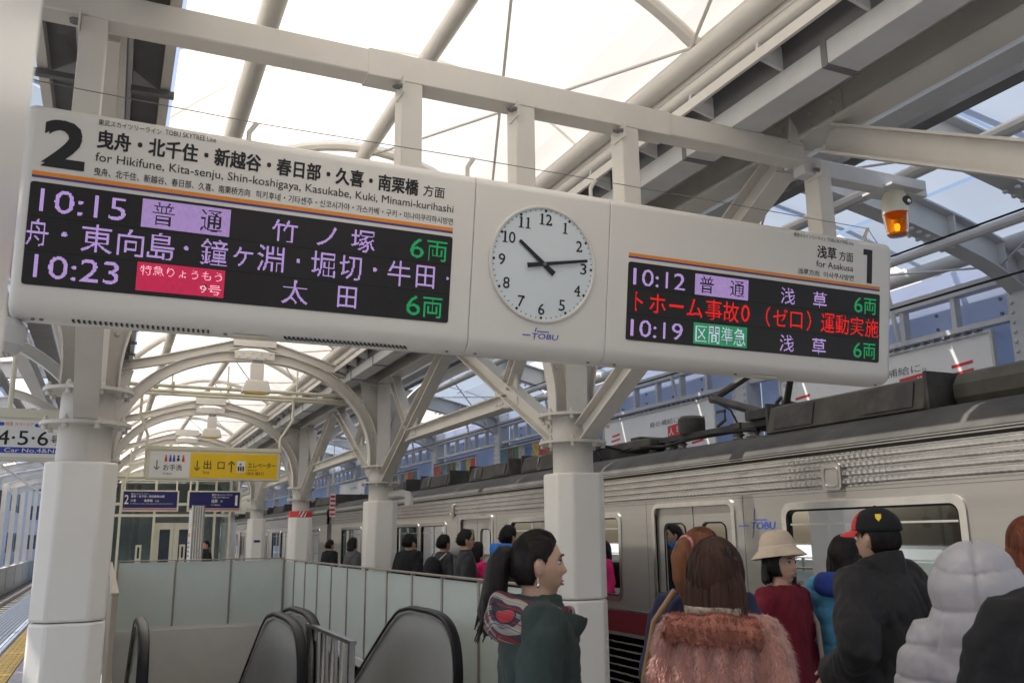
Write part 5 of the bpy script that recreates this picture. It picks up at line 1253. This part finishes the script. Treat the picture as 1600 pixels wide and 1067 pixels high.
def person(label, x, y, top, az, arms='down', coatk=None, coatm=C_BLACK, hair='short', hairm=H_BLACK, face=True, group='people waiting on the platform', trous=C_TROUS, scale_top=1.665):
    s = top/scale_top; e = empty('person', (x, y, 0), label, 'person', group, rz=-R(az)); e.scale = (s, s, s)
    b = child('body', BODY[arms if arms in BODY else 'down'], SKIN, e)
    child('coat', coat(arms, **(coatk or {})), coatm, e); child('trousers', TROUS, trous, e); child('shoes', SHOES, C_SHOE, e)
    if hair:
        if hair not in HAIR: HAIR[hair] = hair_mesh(hair)
        child('hair', HAIR[hair], hairm, e)
    if face:
        for sx in (-1, 1):
            m_ = MB(); ball(m_, (sx*.031, .0690, HZ+.011), (.0125, .0105, .0070), 14, 10); m_.build('eye', EYEW, e, smooth=True)
            m_ = MB(); ball(m_, (sx*.031, .0755, HZ+.011), (.0060, .0050, .0066), 12, 8); m_.build('iris', EYED, e, smooth=True)
            MB().tube([(sx*.018, .079, HZ+.017), (sx*.031, .0805, HZ+.0195), (sx*.045, .073, HZ+.015)], [.0016, .0026, .0018], 6).build('eyelashes', EYED, e)
            MB().tube([(sx*.015, .0905, HZ+.033), (sx*.032, .0885, HZ+.038), (sx*.050, .0745, HZ+.032)], [.002, .0036, .0015], 6).build('eyebrow', H_BLACK, e)
        m_ = MB()
        for zz, r in ((HZ-.0535, .0042), (HZ-.0650, .0052)): m_.tube([(-.021, .076, HZ-.058), (-.010, .0855, zz), (0, .0885, zz-.0005), (.010, .0855, zz), (.021, .076, HZ-.058)], [.001, r*.8, r*.9, r*.8, .001], 8)
        m_.build('lips', LIPS, e)
    return e
# --- foreground woman in profile
w = person('woman with a black ponytail in a dark green coat with plaid hood lining, in profile', 1.375, 2.86, 1.625, 110, 'down', dict(hem=.55, fat=.018), C_GREEN, 'pony', H_BLACK)
def collar(par, name, m_, rows, disp=.006, n=40, gap=0.):
    # ring-shaped cloth: rows of (z, rx, ry, cy, front lift)
    mb = MB(); K = len(rows); vs = []; fs = []
    for (z, rx, ry, cy, lf) in rows:
        for k in range(n):
            a = 2*math.pi*k/n; x = rx*math.cos(a); y = cy+ry*math.sin(a); zz = z+lf*math.sin(a)
            dd = disp*noise.noise(Vector((x*16, y*16, z*16)))+disp*.6*noise.noise(Vector((x*34, y*34, z*34))); vs.append((x*(1+dd/rx), cy+(y-cy)*(1+dd/ry), zz+dd*.6))
    for i in range(K-1):
        for k in range(n): a = i*n+k; b = i*n+(k+1) % n; fs.append((a, b, b+n, a+n))
    mb.add(vs, fs); mb.smooth = True; o = mb.build(name, m_, par, angle=180); sub = o.modifiers.new('s', 'SUBSURF'); sub.levels = 1; sub.render_levels = 2; return o
collar(w, 'plaid_hood', PLAID, [(1.40, .08, .085, -.005, -.02), (1.425, .115, .115, -.02, -.035), (1.41, .158, .145, -.03, -.04), (1.37, .192, .165, -.035, -.04), (1.32, .205, .174, -.038, -.04), (1.275, .192, .160, -.034, -.03), (1.275, .14, .12, -.02, 0)], .034)
collar(w, 'stand_collar', C_GREEN, [(1.29, .125, .12, .02, .0), (1.345, .114, .130, .032, -.025), (1.395, .100, .140, .040, -.04), (1.401, .094, .134, .040, -.04), (1.375, .088, .11, .03, -.03), (1.34, .085, .10, .02, .0)], .014)
for sx in (-1, 1):
    MB().tube([(sx*.081, -.008, HZ-.036), (sx*.083, -.008, HZ-.055)], .0012, 5).build('earring_hook', CHROME, w); m_ = MB(); ball(m_, (sx*.084, -.008, HZ-.064), (.006, .006, .009), 10, 8); m_.build('earring', CHROME, w, smooth=True)
m_ = MB(); m_.lathe([(.032, -.012), (.036, 0), (.032, .012)], (0, -.118, HZ+.034), n=16, axis='Y'); m_.build('hair_tie', C_BLACK, w)
# --- queue on the right
p = person('woman seen from behind in a pink fur coat with dark brown hair', 1.80, 2.42, 1.585, 52, 'down', dict(hem=.62, fat=.006, style='fur', voxel=.01, wid=.90), C_FUR, 'long', H_DBROWN)
fc_ = collar(p, 'fur_collar', C_FURC, [(1.385, .085, .08, -.005, 0), (1.418, .115, .105, -.015, -.01), (1.41, .150, .130, -.022, -.015), (1.375, .182, .150, -.026, -.02), (1.335, .192, .156, -.026, -.03), (1.31, .17, .14, -.02, -.03)], .04)
collar(p, 'leopard_scarf', LEOP, [(1.40, .07, .075, -.01, 0), (1.452, .092, .092, -.03, .0), (1.448, .104, .100, -.036, .0), (1.41, .10, .095, -.03, 0)], .01)
def fur(par, me, n, L, m_, seed):
    random.seed(seed); mb = MB(); polys = me.polygons
    for _ in range(n):
        q = polys[random.randrange(len(polys))]; ww = [random.random() for _k in q.vertices]; c = sum((me.vertices[vi].co*w_ for vi, w_ in zip(q.vertices, ww)), Vector())/sum(ww); nn = q.normal
        if c.z < .8: continue
        j = Vector((random.uniform(-1, 1), random.uniform(-1, 1), random.uniform(-1, 1)))*.006; c = c+j
        d = (nn*.55+Vector((random.uniform(-.35, .35), random.uniform(-.35, .35), -.75+random.uniform(-.2, .2)))).normalized(); s_ = nn.cross(d); s_ = s_.normalized()*.0014 if s_.length > 1e-4 else Vector((.0014, 0, 0))
        t = c+d*L*random.uniform(.6, 1.2); mb.add([c-s_, c+s_, t], [(0, 1, 2)])
    return mb.build('fur', m_, par)
fur(p, fc_.data, 16000, .028, C_FURC, 5)
fur(p, COATS[[k for k in COATS if dict(k[1]).get('style') == 'fur'][0]], 42000, .022, C_FURT, 3)
m_ = MB(); ball(m_, (.062, -.062, HZ+.085), (.007, .012, .022), 12, 8); ball(m_, (.078, -.045, HZ+.062), (.006, .016, .010), 12, 8); m_.build('hair_clip', BLACK, p, smooth=True)
p = person('woman with an auburn ponytail and pink hair tie in a navy coat', 2.14, 2.96, 1.63, 66, 'down', dict(hem=.55, fat=.012), C_NAVY, 'highpony', H_BROWN)
m_ = MB(); ball(m_, (0, -.12, HZ+.063), (.034, .018, .034), 14, 10); m_.build('hair_tie', mat('tie_pink', (.7, .28, .30), .6, var=.4, vs=40), p, smooth=True)
MB().tube([(-.06, -.12, 1.42), (-.14, -.155, 1.30), (-.215, -.13, 1.08), (-.25, -.08, .90)], .011, 8).build('bag_strap', LEATH, p); m_ = MB(); m_.lathe([(.012, 0), (.016, .004), (.012, .008)], (-.25, -.08, .89), n=12, axis='X'); m_.build('strap_ring', CHROME, p)
MB().box(-.34, -.2, -.16, .02, .66, .87).build('shoulder_bag', LEATH, p, bevel=.02)
p = person('smiling woman in a cream bucket hat with a flower and a maroon coat', 3.404, 3.982, 1.553, 166, 'down', dict(hem=.6, fat=.01, collar=.0), C_MAROON, 'bob', H_BLACK)
m_ = MB(); m_.lathe([(0, .152), (.045, .15), (.078, .135), (.098, .10), (.106, .062), (.110, .045), (.135, .024), (.160, .0), (.163, -.006), (.158, -.006), (.130, .015), (.104, .035), (.098, .06), (0, .13)], (0, -.008, HZ+.022), n=40); h = m_.build('bucket_hat', C_CREAM, p); h.rotation_euler = (R(7), 0, 0); h.location = (0, .185, .036)
m_ = MB(); m_.lathe([(.1085, .046), (.112, .052), (.1095, .072), (.105, .076)], (0, -.008, HZ+.008), n=40); m_.build('hat_band', mat('hat_band_cream', (.68, .58, .46), .7), h)
m_ = MB()
for k in range(9):
    a = 2*math.pi*k/9; r = .022; ball(m_, (-.112+.006*math.sin(k*2), -.025+r*math.cos(a), HZ+.062+r*math.sin(a)), (.009, .014, .014), 10, 8)
ball(m_, (-.12, -.025, HZ+.062), (.01, .013, .013), 10, 8); m_.build('hat_flower', C_CREAM, h, smooth=True)
MB().tube([(-.10, .06, 1.43), (-.155, -.02, 1.40), (-.14, .12, 1.2), (-.1, .16, 1.0)], .014, 8).build('bag_strap', mat('strap_greige', (.3, .24, .2), .6), p)
p = person('man in a black and red cap and a black padded jacket', 3.151, 3.042, 1.718, -10, 'pocket', dict(hem=.66, fat=.04, wid=1.05, collar=.06, style='padded'), C_BLACK2, 'pony_none', H_BLACK, scale_top=1.68)
collar(p, 'stand_collar', C_BLACK2, [(1.37, .115, .11, -.01, 0), (1.42, .104, .102, -.012, -.01), (1.468, .092, .096, -.01, -.025), (1.466, .084, .088, -.01, -.025), (1.42, .08, .08, -.006, 0)], .008)
def cap_pt(d):
    x, y, z = d; b = Vector((x*.092, y*.110, z*.098)); return b if z > -.05 else Vector((b.x*.97, b.y*.97, -.006))
m_ = MB(); head_grid(m_, cap_pt, 48, 32, (0, -.006, HZ+.040)); c_ = m_.build('cap_crown', C_BLACK, p, smooth=True)
m_ = MB(); m_.smooth = True; N = 14
top = []; bot = []
for k in range(N+1):
    a = R(20+140*k/N); rx, ry = .088, .105; top.append((rx*math.cos(a), ry*math.sin(a)-.006)); bot.append((rx*1.04*math.cos(a), ry*math.sin(a)+.075*math.sin(a)**1.2-.006))
vs = [(x, y, HZ+.042) for x, y in top]+[(x, y, HZ+.022-.01*abs(x)/.09) for x, y in bot]; vs += [(x, y, z-.005) for x, y, z in vs]
m_.add(vs, [(i, i+1, N+2+i, N+1+i) for i in range(N)]+[(2*N+2+i, 3*N+3+i, 3*N+4+i, 2*N+3+i) for i in range(N)]+[(N+1+i, N+2+i, 3*N+4+i, 3*N+3+i) for i in range(N)]); m_.build('cap_peak', C_RED, p, angle=60)
def cap_red(d):
    x, y, z = d; return Vector((x*.0935, y*.1115, z*.0995)) if (y > .42 and z > .0) else Vector((x*.085, y*.10, z*.09 if z > 0 else 0))
m_ = MB(); head_grid(m_, cap_red, 64, 40, (0, -.006, HZ+.040)); m_.build('cap_front_panel', C_RED, c_, smooth=True)
sh_ = [(-.012, .014), (.012, .014), (.012, -.002), (0, -.018), (-.012, -.002)]
BA = R(118)
def badge(a, b, d): return ((.079+d-b*.5)*math.cos(R(216))-a*math.sin(R(216)), -.006+(.094+d-b*.5)*math.sin(R(216))+a*math.cos(R(216)), HZ+.092+b)
m_ = MB(); m_.prism(sh_, badge, -.012, .003); m_.build('yellow_badge', YELL, c_)
m_ = MB(); ball(m_, (0, -.006, HZ+.14), (.008, .008, .005), 10, 6); m_.build('cap_button', C_BLACK, c_, smooth=True)
p = person('person in a sky blue jacket with cobalt hood, behind the capped man', 3.801, 3.908, 1.584, 62, 'down', dict(hem=.6, fat=.03, style='puffer'), C_SKYB, 'bob', H_BLACK)
collar(p, 'lowered_hood', C_COBALT, [(1.43, .09, .09, -.02, 0), (1.46, .13, .12, -.05, -.02), (1.42, .17, .16, -.08, 0), (1.34, .165, .15, -.085, 0), (1.32, .13, .12, -.06, 0)], .012)
MB().tube([(-.075, -.02, HZ+.055), (0, -.02, HZ+.128), (.075, -.02, HZ+.055)], .006, 8).build('hair_band', mat('band_blue', (.05, .15, .4), .4), p)
p = person('person in a silver grey quilted puffer jacket with the hood up', 2.590, 2.099, 1.568, 50, 'down', dict(hem=.66, fat=.05, style='puffhood', voxel=.0075), C_SILVER, None, face=False, scale_top=1.72)
p = person('person in a black coat cut off at the right edge', 2.02, 1.34, 1.70, 58, 'down', dict(hem=.6, fat=.035), C_BLACK, 'short', H_BLACK, face=False)
p = person('person with red-brown hair at the right edge beside the silver hood', 3.697, 2.703, 1.657, 52, 'down', dict(hem=.6, fat=.015), C_DGREY, 'long', H_RED)
# --- waiting line along the train beyond the fence
far = [(4.2, 18.6, 1.56, 70, C_BLACK, 'short', 'black-clad person farthest back in the line, head bent', dict(hem=.6, fat=.03)), (4.0, 15.9, 1.60, 80, C_GREY, 'bob', 'person in grey with dark hair just left of the drain elbow column', dict(hem=.6, fat=.02)),
       (3.9, 12.3, 1.645, 62, C_BLACK, 'short', 'person in a black coat seen from behind, just right of the drain elbow column', dict(hem=.6, fat=.03)), (4.1, 11.4, 1.63, 70, C_DGREY, 'short', 'person with a black backpack in the waiting line', dict(hem=.6, fat=.02)),
       (4.3, 11.1, 1.69, 60, C_GREY, 'short', 'person in a pale grey hood behind the man in glasses', dict(hem=.6, fat=.02)), (3.93, 10.15, 1.68, 104, C_DGREY, 'short', 'man with glasses in a grey coat, in profile', dict(hem=.6)),
       (4.22, 10.5, 1.53, 80, C_PINK, 'long', 'person in a bright pink jacket with curly dark hair', dict(hem=.6)), (4.05, 9.15, 1.715, 74, C_BLACK, 'short', 'person with a bright blue hood and black coat in the line', dict(hem=.6, fat=.02))]
for i, (x, y, t_, az, cm, hr, lab, ck) in enumerate(far):
    p = person(lab, x, y, t_, az, 'down', ck, cm, hr, H_BLACK)
    if 'backpack' in lab:
        m_ = MB(); ball(m_, (0, -.21, 1.17), (.15, .10, .21)); b_ = m_.build('backpack', C_BLACK, p, smooth=True)
        for sx in (-1, 1): MB().tube([(sx*.10, -.16, 1.33), (sx*.11, -.06, 1.41), (sx*.12, .10, 1.34), (sx*.13, .13, 1.15)], .014, 6).build('pack_strap', mat('strap_pale', (.4, .4, .4), .6), b_)
        m_ = MB(); ball(m_, (.03, -.31, 1.17), (.008, .004, .008), 8, 6); m_.build('red_tag', RED, b_)
    if 'glasses' in lab:
        for sx in (-1, 1): m_ = MB(); m_.lathe([(.016, -.001), (.019, 0), (.016, .001), (.015, 0), (.016, -.001)], (sx*.031, .098, HZ+.01), n=16, axis='Y'); m_.build('glasses_rim', BLACK, p)
        MB().tube([(.05, .095, HZ+.012), (.078, .0, HZ+.012)], .0018, 5).build('glasses_arm', BLACK, p); MB().tube([(-.05, .095, HZ+.012), (-.078, .0, HZ+.012)], .0018, 5).build('glasses_arm', BLACK, p)
    if 'blue hood' in lab or 'pale grey hood' in lab:
        collar(p, 'lowered_hood', C_BLUE if 'blue' in lab else mat('hood_pale_grey', (.33, .32, .31), .8), [(1.42, .085, .085, -.02, 0), (1.48, .13, .12, -.05, -.02), (1.45, .165, .15, -.07, 0), (1.36, .16, .14, -.075, 0), (1.33, .12, .11, -.05, 0)], .012)
    if 'pink' in lab: MB().box(-.13, .13, -.26, -.13, 1.0, 1.36).build('daypack', C_BLACK, p, bevel=.04)
person('small figure in dark clothes by the information board, far off', 2.46, 26.0, 1.56, -120, 'down', dict(hem=.6), C_BLACK, 'short', H_BLACK, group=None)
bpy.data.scenes.remove(TMP)
